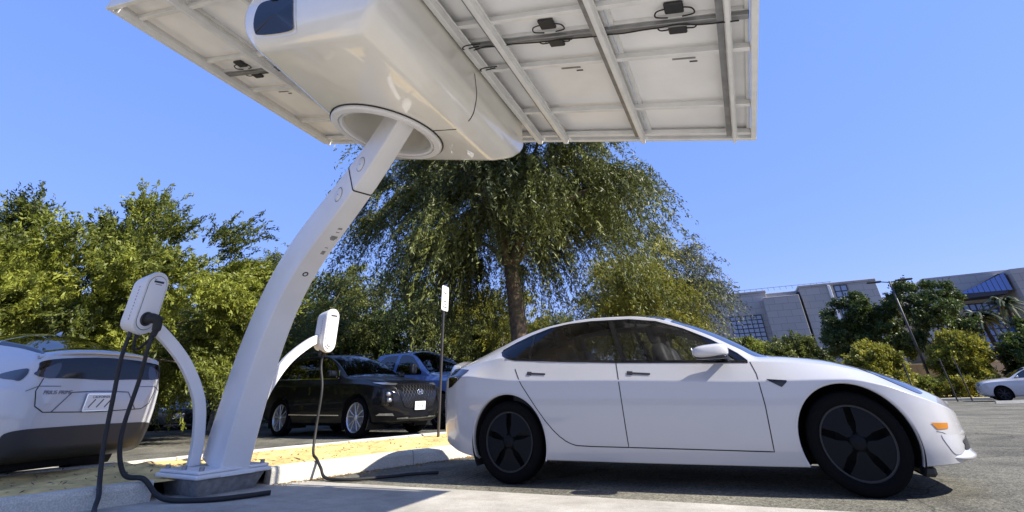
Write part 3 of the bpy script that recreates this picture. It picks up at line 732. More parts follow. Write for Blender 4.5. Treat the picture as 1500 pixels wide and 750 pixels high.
    def emit(s, mats, parent, center=()):
        v = s.V.reshape(-1, 3); nn = s.N.reshape(-1, 3); out = {}
        for li, nm in enumerate(s.names):
            if mats.get(nm) is None: continue
            F = s.F[s.lab == li]
            if not len(F): continue
            sides = [(1, -1)] if (nm == 'body' or nm in center) else [(1,), (-1,)]
            for sd in sides:
                vv = []; fs = []; nb = []
                off = 0
                for q in sd:
                    ids, inv = np.unique(F, return_inverse=True); inv = inv.reshape(F.shape)
                    vv.append(v[ids]*[1, q, 1]); nb.append(nn[ids]*[1, q, 1]); f = inv+off; fs.append(f if q > 0 else f[:, ::-1]); off += len(ids)
                if nm == 'body':
                    for i in (0, s.nx-1):
                        e = s.V[i]; k = s.nr; d = 1.0 if i else -1.0; cf = np.array([(j, j+1, k+j+1, k+j) for j in range(k-1)])
                        vv += [e, e*[1, -1, 1]]; nb += [np.tile([d, 0, 0], (2*k, 1))]; fs.append((cf if i == 0 else cf[:, ::-1])[:, ::-1]+off if False else (cf if i else cf[:, ::-1])+off); off += 2*k
                VV = np.concatenate(vv); FF = np.concatenate(fs); NN = np.concatenate(nb)
                me = bpy.data.meshes.new(nm); me.from_pydata(VV.tolist(), [], FF.tolist()); me.polygons.foreach_set('use_smooth', [True]*len(FF)); me.update()
                me.normals_split_custom_set_from_vertices(NN.tolist())
                out.setdefault(nm, []).append(new_obj(nm, me, mats[nm], parent))
        return out
    def side(s, x, z, sg=-1):
        h = s.bvh.ray_cast(Vector((x, sg*3, z)), Vector((0, -sg, 0)))
        if h[0] is None: return Vector((x, sg*.9, z)), Vector((0, sg, 0))
        n = h[1] if h[1].y*sg > 0 else -h[1]; return h[0], n
    def end(s, y, z, sg=1):
        h = s.bvh.ray_cast(Vector((sg*20, y, z)), Vector((-sg, 0, 0)))
        if h[0] is None: return None, None
        n = h[1] if h[1].x*sg > 0 else -h[1]; return h[0], n
    def top(s, x, y):
        h = s.bvh.ray_cast(Vector((x, y, 6)), Vector((0, 0, -1)))
        if h[0] is None: return None, None
        return h[0], (h[1] if h[1].z > 0 else -h[1])
    def seam(s, name, pts, m, parent, w=.007, sg=-1, off=.0015, mode='side', dens=.03):
        P = []; N = []
        for a, b in zip(pts[:-1], pts[1:]):
            k = max(1, int(math.hypot(b[0]-a[0], b[1]-a[1])/dens))
            for i in range(k): P.append((a[0]+(b[0]-a[0])*i/k, a[1]+(b[1]-a[1])*i/k))
        P.append(pts[-1]); Q = []
        for p in P:
            h, n = s.side(p[0], p[1], sg) if mode == 'side' else (s.end(p[0], p[1], sg) if mode == 'end' else s.top(*p))
            if h is not None: Q.append(h); N.append(n)
        mb = MB(); ribbon(mb, Q, N, w, off); return mb.obj(name, m, parent)
    def patch(s, name, poly, m, parent, off=.003, sg=1, res=.02, mode='end', thick=.0):
        """surface patch with the given outline projected on the skin from the front/rear (y,z) or side (x,z)"""
        P = np.array(poly); lo = P.min(0); hi = P.max(0); nx = max(2, int((hi[0]-lo[0])/res)+1); ny = max(2, int((hi[1]-lo[1])/res)+1)
        gx = np.linspace(lo[0], hi[0], nx+1); gy = np.linspace(lo[1], hi[1], ny+1); X, Y = np.meshgrid(gx, gy, indexing='ij'); X = X.ravel().copy(); Y = Y.ravel().copy()
        F = np.array([(i*(ny+1)+j, (i+1)*(ny+1)+j, (i+1)*(ny+1)+j+1, i*(ny+1)+j+1) for i in range(nx) for j in range(ny)])
        ins = in_poly(X[F].mean(1), Y[F].mean(1), poly); a = np.zeros(len(X), bool); b = np.zeros(len(X), bool)
        if not ins.any(): return None
        a[F[ins].ravel()] = True
        cnt = np.bincount(F[ins].ravel(), minlength=len(X)); k = np.where(a & (cnt < 4))[0]
        X[k], Y[k] = near_poly(X[k], Y[k], poly)
        ids = np.unique(F[ins]); mp = {int(q): i for i, q in enumerate(ids)}; v = []
        last = None
        for q in ids:
            h, n = (s.end(X[q], Y[q], sg) if mode == 'end' else s.side(X[q], Y[q], sg) if mode == 'side' else s.top(X[q], Y[q]))
            if h is None: h = last or Vector((0, 0, 0)); n = Vector((sg, 0, 0)) if mode == 'end' else Vector((0, sg, 0))
            last = h; v.append(h+n*off)
        f = [tuple(mp[int(q)] for q in r) for r in F[ins]]
        o = mesh(name, v, f, m, parent, smooth=True)
        bm = bmesh.new(); bm.from_mesh(o.data); bmesh.ops.recalc_face_normals(bm, faces=bm.faces)
        d = Vector((sg, 0, 0)) if mode == 'end' else (Vector((0, sg, 0)) if mode == 'side' else Vector((0, 0, 1)))
        tot = sum((fc.normal.dot(d) for fc in bm.faces))
        if tot < 0: bmesh.ops.reverse_faces(bm, faces=bm.faces)
        bm.to_mesh(o.data); bm.free(); return o

def wheel(parent, x, y, r, kind, width=.225, rimr=None, steer=0):
    sg = 1 if y > 0 else -1; rimr = rimr or r*.70
    piv = dict(c=(0, 0, 0)); h = width/2
    def fin(o): o.location = (x, y-sg*h, r); o.rotation_euler = (0, 0, steer); return o
    bar_ = MB(); bar_.lathe([(rimr*.97, h*.8), (rimr*1.02, h*.92), (rimr*1.03, h*.95), (rimr*1.0, h*.80), (rimr*.93, h*.3), (rimr*.90, -h*.9)], 56)
    if sg < 0: bar_.v = [(p[0], -p[1], p[2]) for p in bar_.v]
    w = fin(bar_.obj('wheel', mt['darkmetal'] if kind != 'spoke' else mt['silver'], parent, smooth=True))
    ty = MB(); ty.lathe([(rimr, h*.72), (rimr*1.05, h*.96), (r*.84, h*1.04), (r*.93, h*.98), (r*.985, h*.82), (r, h*.55), (r, -h*.55), (r*.985, -h*.82), (r*.9, -h), (rimr, -h*.8)], 64)
    if sg < 0: ty.v = [(p[0], -p[1], p[2]) for p in ty.v]
    ty.obj('tyre', mt['tyre'], w, smooth=True)
    dk = MB(); dk.lathe([(.001, 0), (rimr*.55, 0), (rimr*.56, -.02), (rimr*.92, -.03)], 32)
    if sg < 0: dk.v = [(p[0], -p[1], p[2]) for p in dk.v]
    dk.obj('brake_disc', mt['steel'] if kind == 'spoke' else mt['hole'], w)
    yo = sg*h*.86
    if kind == 'aero':
        for k in range(5):
            b = MB(); a0 = 2*PI*k/5+R(90)+R(36)+.0; pr = []
            # blade between two slots
            out = []
            for (ang, rad) in [(-30, .96), (-20, .975), (-10, .98), (0, .98), (10, .98), (20, .975), (30, .96)]: out.append((ang, rad))
            inn = [(24, .55), (27, .30), (0, .20), (-27, .30), (-24, .55)]
            P = [(a0+R(a), q) for a, q in out]+[(a0+R(a), q) for a, q in inn]
            top_ = [(q*rimr*math.cos(a), yo+sg*(.020*(1-q)), q*rimr*math.sin(a)) for a, q in P]; bt = [(p[0], p[1]-sg*.012, p[2]) for p in top_]; n = len(P)
            ce = [(0, 0, 0)]
            f = [tuple(range(n)), tuple(range(n, 2*n))[::-1]]+[(i, (i+1) % n, n+(i+1) % n, n+i) for i in range(n)]
            b.add(top_+bt, f); b.obj('cover_blade', mt['cover'], w)
        hb_ = MB(); hb_.lathe([(0, .03), (rimr*.17, .028), (rimr*.235, .018), (rimr*.24, 0)], 30)
        hb_.v = [(p[0], yo+sg*(p[1]-.004), p[2]) for p in hb_.v]; hb_.obj('hub_cap', mt['cover'], w, smooth=True)
        rg_ = MB(); rg_.lathe([(rimr*.97, -.004), (rimr*.975, .004), (rimr*1.02, .004), (rimr*1.03, -.01)], 64); rg_.v = [(p[0], yo+sg*p[1], p[2]) for p in rg_.v]; rg_.obj('cover_rim', mt['darkmetal'], w)
    else:
        ns = 5 if kind == 'spoke' else 7
        for k in range(ns):
            for dd in ((-.16, .16) if kind == 'spoke' else (0,)):
                a = 2*PI*k/ns+.3; b = MB(); p0 = Vector((math.cos(a+dd*.6), 0, math.sin(a+dd*.6)))*rimr*.18; p1 = Vector((math.cos(a+dd*1.5), 0, math.sin(a+dd*1.5)))*rimr*.96
                p0.y = yo-sg*.01; p1.y = yo-sg*.004; b.bar(p0, p1, .022 if kind == 'spoke' else .04, .02, up=(0, 1, 0), ch=.004); b.obj('spoke', mt['silver'] if kind == 'spoke' else mt['darkmetal'], w)
        hb_ = MB(); hb_.lathe([(0, .012), (rimr*.2, .01), (rimr*.23, -.02)], 24); hb_.v = [(p[0], yo+sg*p[1], p[2]) for p in hb_.v]; hb_.obj('hub_cap', mt['silver'] if kind == 'spoke' else mt['darkmetal'], w, smooth=True)
    return w

def circle_poly(x, z, r, n=72): return [(x+r*math.cos(2*PI*k/n), z+r*math.sin(2*PI*k/n)) for k in range(n)]

def car(name, label, cat, loc, rz, T, paint, nx, wheelkind, glass, group=None, lod=0, front_glass=None):
    t = thing(name, label, cat, loc, rz, group)
    s = Shell(T, nx); rw = T['rw']; ax = T['axles']; ra = T['rarch']; b = s.brk
    for nm, poly in T.get('panels', []): s.cut(nm, poly, j0=b[2], j1=b[4], cond=lambda c: np.abs(c[:, 1]) > .45)
    s.rows('hood', T['hood'][0], T['hood'][1], b[4], s.nr)
    s.rows('windshield', T['ws'][0], T['ws'][1], b[5]-T.get('wsj', 1), s.nr)
    s.rows('rear_window', T['rg'][0], T['rg'][1], b[5]-T.get('rgj', 1), s.nr)
    if 'roofglass' in T: s.rows('roof_glass', T['roofglass'][0], T['roofglass'][1], b[5], s.nr)
    if 'valance' in T: s.cut('rear_valance', T['valance'], j0=0, j1=b[3])  # black bumper bottom; the shadow below the insert is coloured in with it
    for nm, poly in T['dlo']: s.cut(nm, poly, j0=b[4]-3, j1=b[5], cond=lambda c: np.abs(c[:, 1]) > .35)
    for a in ax: s.cut('_hole', circle_poly(a, rw, ra), j0=1, j1=b[4], cond=lambda c: np.abs(c[:, 1]) > .5)
    mats = {k: mt[glass] for k in ('side_window', 'quarter_window', 'rear_side_window', 'rear_window')}
    mats.update(body=paint, hood=paint, windshield=mt[front_glass or glass], roof_glass=mt['gl_roof'], rear_valance=mt['plastic'])
    for nm, _ in T.get('panels', []): mats[nm] = paint
    out = s.emit(mats, t, center=('hood', 'windshield', 'rear_window', 'roof_glass', 'rear_valance'))
    body = out['body'][0]
    for a in ax:
        for sg in (-1, 1):
            li = MB(); v = []; K = 40; yi, yo = .42*sg, (T['yw']-.012)*sg
            for k in range(K+1):
                an = R(-30)+R(240)*k/K
                for yy in (yo, yi): v.append((a+(ra+.004)*math.cos(an), yy, rw+(ra+.004)*math.sin(an)))
            f = [(2*k, 2*k+1, 2*k+3, 2*k+2) for k in range(K)]; n0 = len(v)
            v.append((a, yi, rw)); f += [(2*k+1, n0, 2*k+3) for k in range(K)]
            li.add(v, f); li.obj('wheel_arch_liner', mt['hole'], t)
            wheel(t, a, sg*(T['yw']-.01), rw, wheelkind, rimr=T.get('rim'))
    ui = MB(); ui.box(((ax[0]+ax[1])/2, 0, pchip(T['zbot'], np.array([T['L']/2]))[0]+.07), (T['L']*.86, 1.1, .1), None, .02); ui.obj('floor_pan', mt['hole'], t)
    # cabin: dark tub, seats, dashboard
    zf = T['cab'][2]; c0, c1 = T['cab'][0], T['cab'][1]; wb = T['cabw']
    cb_ = MB(); cb_.box(((c0+c1)/2, 0, zf*.5), (c1-c0, wb*2, .03)); cb_.obj('cabin_floor', mt['interior'], t)
    for sg in (-1, 1):
        d = MB(); d.box(((c0+c1)/2-.14, sg*(wb-.02), zf*.67), (c1-c0-.28, .03, zf*.54), None, .008); d.obj('door_card', mt['interior'], t)
    if lod < 2:
        ds = MB(); ds.sup((c1-.38, 0, zf-.13), (.26, wb-.08, .11), .5); ds.obj('dashboard', mt['interior'], t, smooth=True)
        for (x, zs_, ys) in T['seats']:
            for yy in ys:
                se = MB(); tl = Matrix.Rotation(R(-14), 3, 'Y')
                se.sup((x-.02, yy, zs_+.34), (.085, .24, .36), .5, mx=tl); se.sup((x+.28, yy, zs_), (.28, .25, .09), .5)
                so_ = se.obj('seat', mt['seat'], t, smooth=True)
                hr = MB(); hr.sup((x-.14, yy, zs_+.77), (.05, .13, .09), .55, mx=tl); hr.obj('headrest', mt['seat'], so_, smooth=True)
    return t, s, out

# --- white electric sedan
TES = dict(L=4.69, axles=(.978, 3.853), rw=.335, rarch=.392, rim=.238, yw=.885, tuck=.055, wsf=.999, bulge=.006, n1=14, n2=14, n3=16,
 w=[(0, .28), (.03, .46), (.08, .58), (.15, .67), (.25, .75), (.4, .835), (.65, .895), (1.0, .922), (2.0, .925), (3.3, .925), (3.85, .918), (4.1, .898), (4.25, .865), (4.4, .79), (4.5, .685), (4.58, .54), (4.63, .42), (4.66, .33), (4.69, .20)],
 zbot=[(0, .44), (.06, .33), (.25, .24), (.6, .18), (1.2, .155), (3.4, .155), (4.2, .165), (4.5, .175), (4.62, .185), (4.69, .21)],
 zr=[(0, .47), (.06, .37), (.25, .28), (.6, .21), (1.3, .195), (2.5, .182), (3.4, .178), (4.2, .19), (4.5, .20), (4.62, .205), (4.69, .23)],
 zs=[(0, .66), (.03, .76), (.08, .85), (.2, .905), (.5, .90), (.8, .865), (1.08, .842), (2.08, .806), (2.65, .782), (3.25, .758), (3.6, .755), (3.9, .752), (4.15, .70), (4.35, .62), (4.5, .56), (4.62, .51), (4.69, .46)],
 zb=[(0, .70), (.03, .82), (.08, .92), (.2, .965), (.4, 1.0), (.7, 1.04), (.9, 1.055), (1.1, 1.033), (1.54, .998), (2.09, .965), (2.7, .936), (3.24, .910), (3.5, .895), (3.8, .862), (4.1, .79), (4.3, .715), (4.45, .65), (4.58, .60), (4.65, .565), (4.69, .51)],
 wb=[(0, .25), (.03, .42), (.08, .52), (.15, .585), (.25, .64), (.4, .715), (.7, .795), (1.0, .835), (1.5, .852), (2.2, .858), (3.0, .855), (3.3, .845), (3.6, .82), (3.85, .785), (4.1, .72), (4.3, .63), (4.45, .52), (4.58, .37), (4.65, .22), (4.69, .07)],
 zt=[(0, .72), (.03, .87), (.08, 1.0), (.13, 1.035), (.27, 1.02), (.5, 1.085), (.8, 1.185), (1.1, 1.285), (1.4, 1.35), (1.85, 1.388), (2.24, 1.376), (2.5, 1.334), (2.74, 1.25), (2.97, 1.145), (3.19, 1.02), (3.33, .945), (3.5, .935), (3.8, .898), (4.1, .82), (4.3, .745), (4.45, .68), (4.58, .62), (4.65, .58), (4.69, .525)],
 wt=[(0, .20), (.06, .42), (.15, .50), (.3, .55), (.8, .60), (1.4, .625), (2.2, .635), (2.7, .665), (3.0, .70), (3.25, .73), (3.5, .70), (3.8, .62), (4.1, .54), (4.3, .46), (4.45, .38), (4.58, .26), (4.65, .16), (4.69, .05)],
 z0=[(0, .73), (.03, .90), (.07, 1.05), (.10, 1.095), (.2, 1.09), (.45, 1.13), (.8, 1.26), (1.2, 1.37), (1.6, 1.425), (2.1, 1.443), (2.45, 1.42), (2.7, 1.34), (2.97, 1.225), (3.2, 1.10), (3.40, .985), (3.52, .965), (3.8, .93), (4.1, .855), (4.3, .785), (4.45, .715), (4.58, .645), (4.65, .60), (4.69, .54)],
 hood=(3.46, 4.5), ws=(2.62, 3.40), rg=(.52, 1.25), roofglass=(1.28, 2.58), wsj=0, rgj=0, cab=(1.0, 3.3, .93), cabw=.80,
 seats=[(1.55, .46, (-.38, .38)), (2.55, .44, (-.37, .37))],
 dlo=[('side_window', smooth_poly([(2.19, .962), (2.7, .938), (3.235, .912), (3.17, .975), (3.07, 1.042), (2.966, 1.106), (2.744, 1.215), (2.503, 1.300), (2.24, 1.340), (2.06, 1.347)], 1)),
      ('rear_side_window', [(1.23, 1.021), (1.54, 1.0), (2.165, .963), (2.035, 1.348), (1.85, 1.352), (1.6, 1.342), (1.396, 1.318), (1.23, 1.278)]),
      ('quarter_window', [(.86, 1.13), (.90, 1.085), (.96, 1.055), (1.05, 1.036), (1.205, 1.023), (1.205, 1.268), (1.172, 1.255), (1.01, 1.20)])],
 panels=[('rear_door', [(1.05, .96), (1.066, .949), (1.15, .801), (1.298, .602), (1.451, .426), (1.563, .342), (1.66, .308), (2.132, .297), (2.127, .576), (2.119, .819), (2.10, .97), (2.1, 1.2), (1.05, 1.2)]),
         ('front_door', [(2.10, 1.2), (2.10, .97), (2.119, .819), (2.127, .576), (2.132, .297), (3.267, .276), (3.287, .586), (3.282, .811), (3.25, .93), (3.25, 1.2)])])
tes, sh, to = car('white_electric_sedan', 'white electric sedan with dark aero wheels parked beside the canopy', 'car', (0, 0, 0), 0, TES, mt['white'], 300, 'aero', 'gl_tint')
fdoor = {o.data.vertices[0].co.y > 0: o for o in to['front_door']}; rdoor = {o.data.vertices[0].co.y > 0: o for o in to['rear_door']}; tbody = to['body'][0]
for sg in (-1, 1):
    up = sg > 0
    sh.seam('door_gap', [(1.068, .945), (1.15, .801), (1.298, .602), (1.38, .50), (1.451, .426), (1.51, .376), (1.563, .342), (1.61, .322), (1.66, .308), (1.8, .302), (2.132, .297)], mt['rubber'], rdoor[up], .008, sg)
    sh.seam('door_gap', [(2.103, .955), (2.119, .819), (2.127, .576), (2.132, .297), (3.267, .276), (3.287, .586), (3.282, .811), (3.256, .905)], mt['rubber'], fdoor[up], .008, sg)
    # gloss black window surround
    for pts in ([(.865, 1.125), (.90, 1.083), (.96, 1.053), (1.05, 1.034), (1.54, .998), (2.09, .963), (2.7, .934), (3.24, .908)],):
        sh.seam('belt_trim', pts, mt['gloss'], tbody, .024, sg, .003)
    sh.seam('window_trim', [(.865, 1.135), (1.01, 1.203), (1.172, 1.26), (1.396, 1.321), (1.6, 1.345), (1.85, 1.354), (2.24, 1.342), (2.503, 1.302), (2.744, 1.217), (2.966, 1.108), (3.07, 1.044), (3.17, .977), (3.235, .915)], mt['gloss'], tbody, .016, sg, .003)
    sh.seam('pillar_trim', [(2.18, .963), (2.05, 1.345)], mt['gloss'], tbody, .05, sg, .003); sh.seam('pillar_trim', [(1.218, 1.022), (1.218, 1.272)], mt['gloss'], tbody, .03, sg, .003)
    for (x0, z0, x1, z1, d) in [(1.205, .899, 1.40, .884, rdoor), (2.20, .862, 2.41, .845, fdoor)]:
        P = [sh.side(x0+(x1-x0)*k/8, z0+(z1-z0)*k/8, sg) for k in range(9)]
        hb_ = MB(); ribbon(hb_, [p[0] for p in P], [p[1] for p in P], .018, .004); ribbon(hb_, [P[0][0], P[1][0], P[2][0]], [P[0][1]]*3, .034, .0045)
        hb_.obj('door_handle', mt['plastic'], d[up])
    sh.patch('headlamp', smooth_poly([(4.042, .838), (4.13, .812), (4.222, .778), (4.338, .722), (4.40, .68), (4.435, .648), (4.43, .636), (4.374, .641), (4.254, .706), (4.138, .778)], 3), mt['lens'], tbody, .004, sg, .012, 'side')
    sh.patch('tail_lamp', [(.20, .985), (.30, .985), (.505, .962), (.43, .905), (.36, .86), (.27, .815), (.20, .80)], mt['smoke'], tbody, .004, sg, .012, 'side')
    sh.patch('side_reflector', [(4.358, .455), (4.483, .448), (4.470, .413), (4.385, .413)], mt['amber'], tbody, .004, sg, .01, 'side')
    sh.patch('side_camera', [(3.336, .772), (3.495, .756), (3.485, .742), (3.443, .711)], mt['gloss'], tbody, .004, sg, .01, 'side')
    mr = MB(); mr.sup((2.965, sg*1.0, 1.0), (.145, .105, .052), .62, 22, 14); mir = mr.obj('door_mirror', mt['white'], fdoor[up], smooth=True)
    for v_ in mir.data.vertices:
        q = (v_.co.x-2.965)/.145; v_.co.z += .012*q*(1 if v_.co.z > 1.0 else 0)-.004; v_.co.y += -sg*.035*q
    mr = MB(); mr.sup((2.97, sg*.985, .948), (.135, .095, .016), .6, 18, 8); mr.bar((3.05, sg*.85, .935), (3.02, sg*.95, .945), .07, .022, ch=.006); mr.obj('mirror_base', mt['gloss'], mir, smooth=True)
    gl_ = MB(); gl_.sup((2.823, sg*1.0, .995), (.004, .085, .04), .7, 14, 8); gl_.obj('mirror_glass', mt['chrome'], mir, smooth=True)
    # arch lips
    for a in TES['axles']:
        lp = MB(); v = []; K = 48
        for k in range(K+1):
            an = R(-22)+R(224)*k/K; x = a+.394*math.cos(an); z = .335+.394*math.sin(an); h, n = sh.side(a+.40*math.cos(an), max(.2, .335+.40*math.sin(an)), sg)
            yy = h.y; 
            if abs(yy) < .6: yy = sg*.9
            for (dr, dy) in ((.012, .0015), (.0, .003), (-.006, -.004), (-.004, -.05)): v.append((a+(.394+dr)*math.cos(an), yy+sg*dy, .335+(.394+dr)*math.sin(an)))
        lp.add(v, [(4*k+j, 4*k+4+j, 4*k+5+j, 4*k+1+j) for k in range(K) for j in range(3)]); lp.obj('arch_lip', mt['white'], tbody, smooth=True)
    # lower air-curtain scoop
    sh.patch('air_curtain', smooth_poly([(4.40, .38), (4.47, .372), (4.545, .368), (4.55, .31), (4.53, .26), (4.46, .255), (4.425, .30)], 3), mt['white2'], tbody, .0035, sg, .012, 'side')
    sh.seam('bumper_gap', [(4.375, .40), (4.42, .39), (4.45, .37)], mt['rubber'], tbody, .004, sg)
# front splitter: a lip that follows the nose in plan
wt_ = np.array(TES['w'])[-12:]; ys = np.linspace(-.74, .74, 61)
def nose_strip(name, prof, zc):
    v = []; k = len(prof)
    for y in ys:
        xx = np.interp(-abs(y), -wt_[:, 1], wt_[:, 0]); tp_ = max(0.0, 1-(abs(y)/.74)**6)
        for (dx, z) in prof: v.append((min(xx, 4.665)+dx*tp_-.03*(1-tp_)-.012, y, zc+(z-zc)*max(.15, tp_)))
    mb = MB(); mb.add(v, [(k*i+j, k*i+j+1, k*i+k+1+j, k*i+k+j) for i in range(60) for j in range(k-1)]); return mb.obj(name, mt['white'], tes, smooth=True)
nose_strip('front_lip', [(-.05, .195), (.018, .200), (.034, .212), (.036, .226), (.018, .250), (.002, .285), (-.03, .30)], .24)
nose_strip('bumper_ledge', [(-.03, .350), (.012, .354), (.022, .364), (.014, .385), (.0, .42), (-.03, .43)], .38)
sh.patch('lower_intake', smooth_poly([(-.46, .335), (.46, .335), (.52, .30), (.46, .262), (-.46, .262), (-.52, .30)], 4), mt['plastic'], tbody, .004, 1, .03)
df = MB(); df.box((4.25, 0, .155), (.10, 1.5, .07), None, .02); df.obj('air_dam', mt['plastic'], tes)
an = MB(); an.bar((.90, 0, 1.30), (.84, 0, 1.345), .012, .03); 

# --- black SUV (nose to the strip)
SUV = dict(L=4.77, axles=(1.075, 3.84), rw=.37, rarch=.43, rim=.262, yw=.93, tuck=.07, wsf=.99, bulge=.02, n1=8, n2=6, n3=10,
 w=[(0, .55), (.03, .75), (.1, .84), (.3, .90), (.8, .94), (2.4, .945), (3.9, .945), (4.3, .92), (4.5, .86), (4.62, .78), (4.70, .66), (4.75, .5), (4.77, .3)],
 zbot=[(0, .45), (.1, .36), (.5, .27), (1.2, .21), (3.6, .21), (4.3, .23), (4.6, .26), (4.77, .34)],
 zr=[(0, .48), (.1, .40), (.5, .32), (1.2, .26), (3.6, .26), (4.3, .28), (4.6, .31), (4.77, .38)],
 zs=[(0, .85), (.06, .98), (.3, 1.02), (2, 1.0), (3.3, .99), (3.9, .97), (4.4, .92), (4.6, .86), (4.72, .76), (4.77, .66)],
 zb=[(0, .9), (.06, 1.08), (.3, 1.16), (2, 1.13), (3.0, 1.10), (3.4, 1.08), (3.9, 1.05), (4.4, .98), (4.6, .91), (4.72, .80), (4.77, .70)],
 wb=[(0, .5), (.06, .72), (.3, .82), (1.0, .875), (3.2, .875), (3.6, .85), (4.2, .80), (4.5, .73), (4.65, .62), (4.74, .45), (4.77, .27)],
 zt=[(0, .93), (.06, 1.18), (.2, 1.42), (.45, 1.56), (.9, 1.61), (1.8, 1.63), (2.3, 1.60), (2.6, 1.51), (3.0, 1.31), (3.3, 1.14), (3.5, 1.11), (4.0, 1.06), (4.4, 1.0), (4.6, .93), (4.72, .82), (4.77, .72)],
 wt=[(0, .42), (.06, .6), (.2, .62), (.6, .66), (2.3, .67), (2.7, .70), (3.2, .76), (3.5, .74), (4.2, .64), (4.5, .58), (4.65, .5), (4.74, .36), (4.77, .2)],
 z0=[(0, .95), (.06, 1.22), (.2, 1.47), (.45, 1.62), (.9, 1.67), (1.8, 1.69), (2.3, 1.66), (2.6, 1.57), (3.0, 1.37), (3.35, 1.18), (3.5, 1.15), (4.0, 1.11), (4.4, 1.05), (4.6, .97), (4.72, .86), (4.77, .75)],
 hood=(3.42, 4.64), ws=(2.42, 3.34), rg=(.12, .45), cab=(.9, 3.3, 1.08), cabw=.82, seats=[(1.7, .6, (-.38, .38)), (2.5, .58, (-.37, .37))],
 dlo=[('side_window', [(2.05, 1.145), (3.12, 1.115), (2.86, 1.33), (2.56, 1.49), (2.3, 1.56), (2.08, 1.57)]),
      ('rear_side_window', [(1.02, 1.165), (2.0, 1.147), (2.03, 1.575), (1.5, 1.57), (1.02, 1.55)]),
      ('quarter_window', [(.5, 1.19), (.97, 1.17), (.97, 1.545), (.65, 1.48)])],
 panels=[('front_door', [(2.02, 1.3), (2.02, .38), (3.2, .38), (3.28, .7), (3.2, 1.3)]), ('rear_door', [(1.35, .62), (1.5, .38), (2.01, .38), (2.01, 1.3), (1.0, 1.3), (1.05, 1.0)])])
hd = math.atan2(-.2, 1)
def place_front(fx, fy, h, T, side=-1, k=1.05):
    """origin such that the front wheel's outer face on one side stands on (fx,fy)"""
    a = k*T['axles'][1]; c, s_ = math.cos(h), math.sin(h); y = k*side*T['yw']; return (fx-(a*c-y*s_), fy-(a*s_+y*c), 0)
suv, ss, so_ = car('black_suv', 'black suv with chrome window line and mesh grille facing the sandy strip', 'car', place_front(-4.84, 3.76, hd, SUV), hd, SUV, mt['black'], 170, 'spoke', 'gl_dark', front_glass='gl_dark')
suv.scale = (1.05,)*3; sb = so_['body'][0]; sfd = {o.data.vertices[0].co.y > 0: o for o in so_['front_door']}
for sg in (-1, 1):
    ss.seam('window_chrome', [(.5, 1.18), (1.0, 1.162), (2.0, 1.14), (3.13, 1.108), (2.95, 1.285)], mt['chrome'], sb, .022, sg, .004)
    ss.seam('sill_chrome', [(1.45, .43), (3.3, .41)], mt['chrome'], sb, .018, sg, .004)
    ss.seam('door_gap', [(2.015, 1.12), (2.015, .37), (3.2, .37), (3.28, .7), (3.2, 1.09)], mt['hole'], sb, .008, sg)
    m = MB(); m.sup((3.0, sg*1.02, 1.2), (.08, .12, .075), .6); mo_ = m.obj('door_mirror', mt['black'], sfd[sg > 0], smooth=True)
    m = MB(); m.bar((2.98, sg*.88, 1.15), (3.0, sg*1.0, 1.17), .06, .03); m.obj('mirror_arm', mt['plastic'], mo_)
    rr2 = MB(); rr2.tube(catmull([(.75, sg*.60, 1.66), (.85, sg*.62, 1.70), (1.6, sg*.63, 1.725), (2.25, sg*.61, 1.69), (2.35, sg*.60, 1.65)], 6), .018, 8); rr2.obj('roof_rail', mt['plastic'], suv, smooth=True)
    ss.patch('running_lamp', [(sg*.50, .965), (sg*.80, .985), (sg*.87, .985), (sg*.80, .945), (sg*.58, .925), (sg*.46, .93)], mt['lampin'], sb, .008, 1, .02)
    ss.patch('lamp_housing', [(sg*.60, .86), (sg*.87, .86), (sg*.86, .58), (sg*.70, .55), (sg*.55, .68)], mt['gloss'], sb, .008, 1, .02)
    for (yy, zz) in ((.75, .77), (.73, .66)):
        h, n = ss.end(sg*yy, zz); l_ = MB(); l_.sup((h.x-.015, sg*yy, zz), (.045, .06, .045), .8, 16, 10); l_.obj('headlamp', mt['lampin'], sb, smooth=True)
    ss.patch('fog_trim', [(sg*.62, .385), (sg*.86, .40), (sg*.84, .435), (sg*.66, .43)], mt['chrome'], sb, .012, 1, .02)
gr = ss.patch('grille', smooth_poly([(-.46, .95), (0, .965), (.46, .95), (.58, .88), (.46, .62), (.36, .52), (0, .505), (-.36, .52), (-.46, .62), (-.58, .88)], 4), mt['gloss'], sb, .010, 1, .03)
for k in range(-6, 7):
    for d in (1, -1):
        P = [(k*.085+d*(z-.73)*.75, z) for z in np.linspace(.53, .945, 9)]; P = [p for p in P if abs(p[0]) < .50-(.15 if p[1] < .62 else 0)]
        if len(P) > 1: ss.seam('grille_bar', P, mt['darkmetal'], gr, .007, 1, .014, 'end')
ss.seam('skid_trim', [(-.55, .34), (0, .33), (.55, .34)], mt['chrome'], sb, .03, 1, .012, 'end')
h, n = ss.end(0, .80)
em = MB(); em.lathe([(.072, .0), (.075, .006), (.086, .006), (.09, 0)], 36); em.v = [(h.x+.03+p[1], p[0]*1.0, .80+p[2]*.62) for p in em.v]; emo = em.obj('emblem', mt['chrome'], sb, smooth=True)
for a, b_ in (((-.035, -.036), (-.018, .036)), ((.018, -.036), (.035, .036)), ((-.026, -.004), (.027, .004))):
    e = MB(); e.bar((h.x+.034, a[0], .80+a[1]), (h.x+.034, b_[0], .80+b_[1]), .014, .006, up=(1, 0, 0)); e.obj('emblem_bar', mt['chrome'], emo)
h, n = ss.end(0, .56); p_ = MB(); p_.box((h.x+.035, 0, .545), (.012, .305, .155), None, .003); po = p_.obj('licence_plate', mt['plate'], sb)
fx = lambda x, y, z: Matrix.Translation((x, y, z)) @ Matrix(((0, 0, 1, 0), (1, 0, 0, 0), (0, 1, 0, 0), (0, 0, 0, 1)))
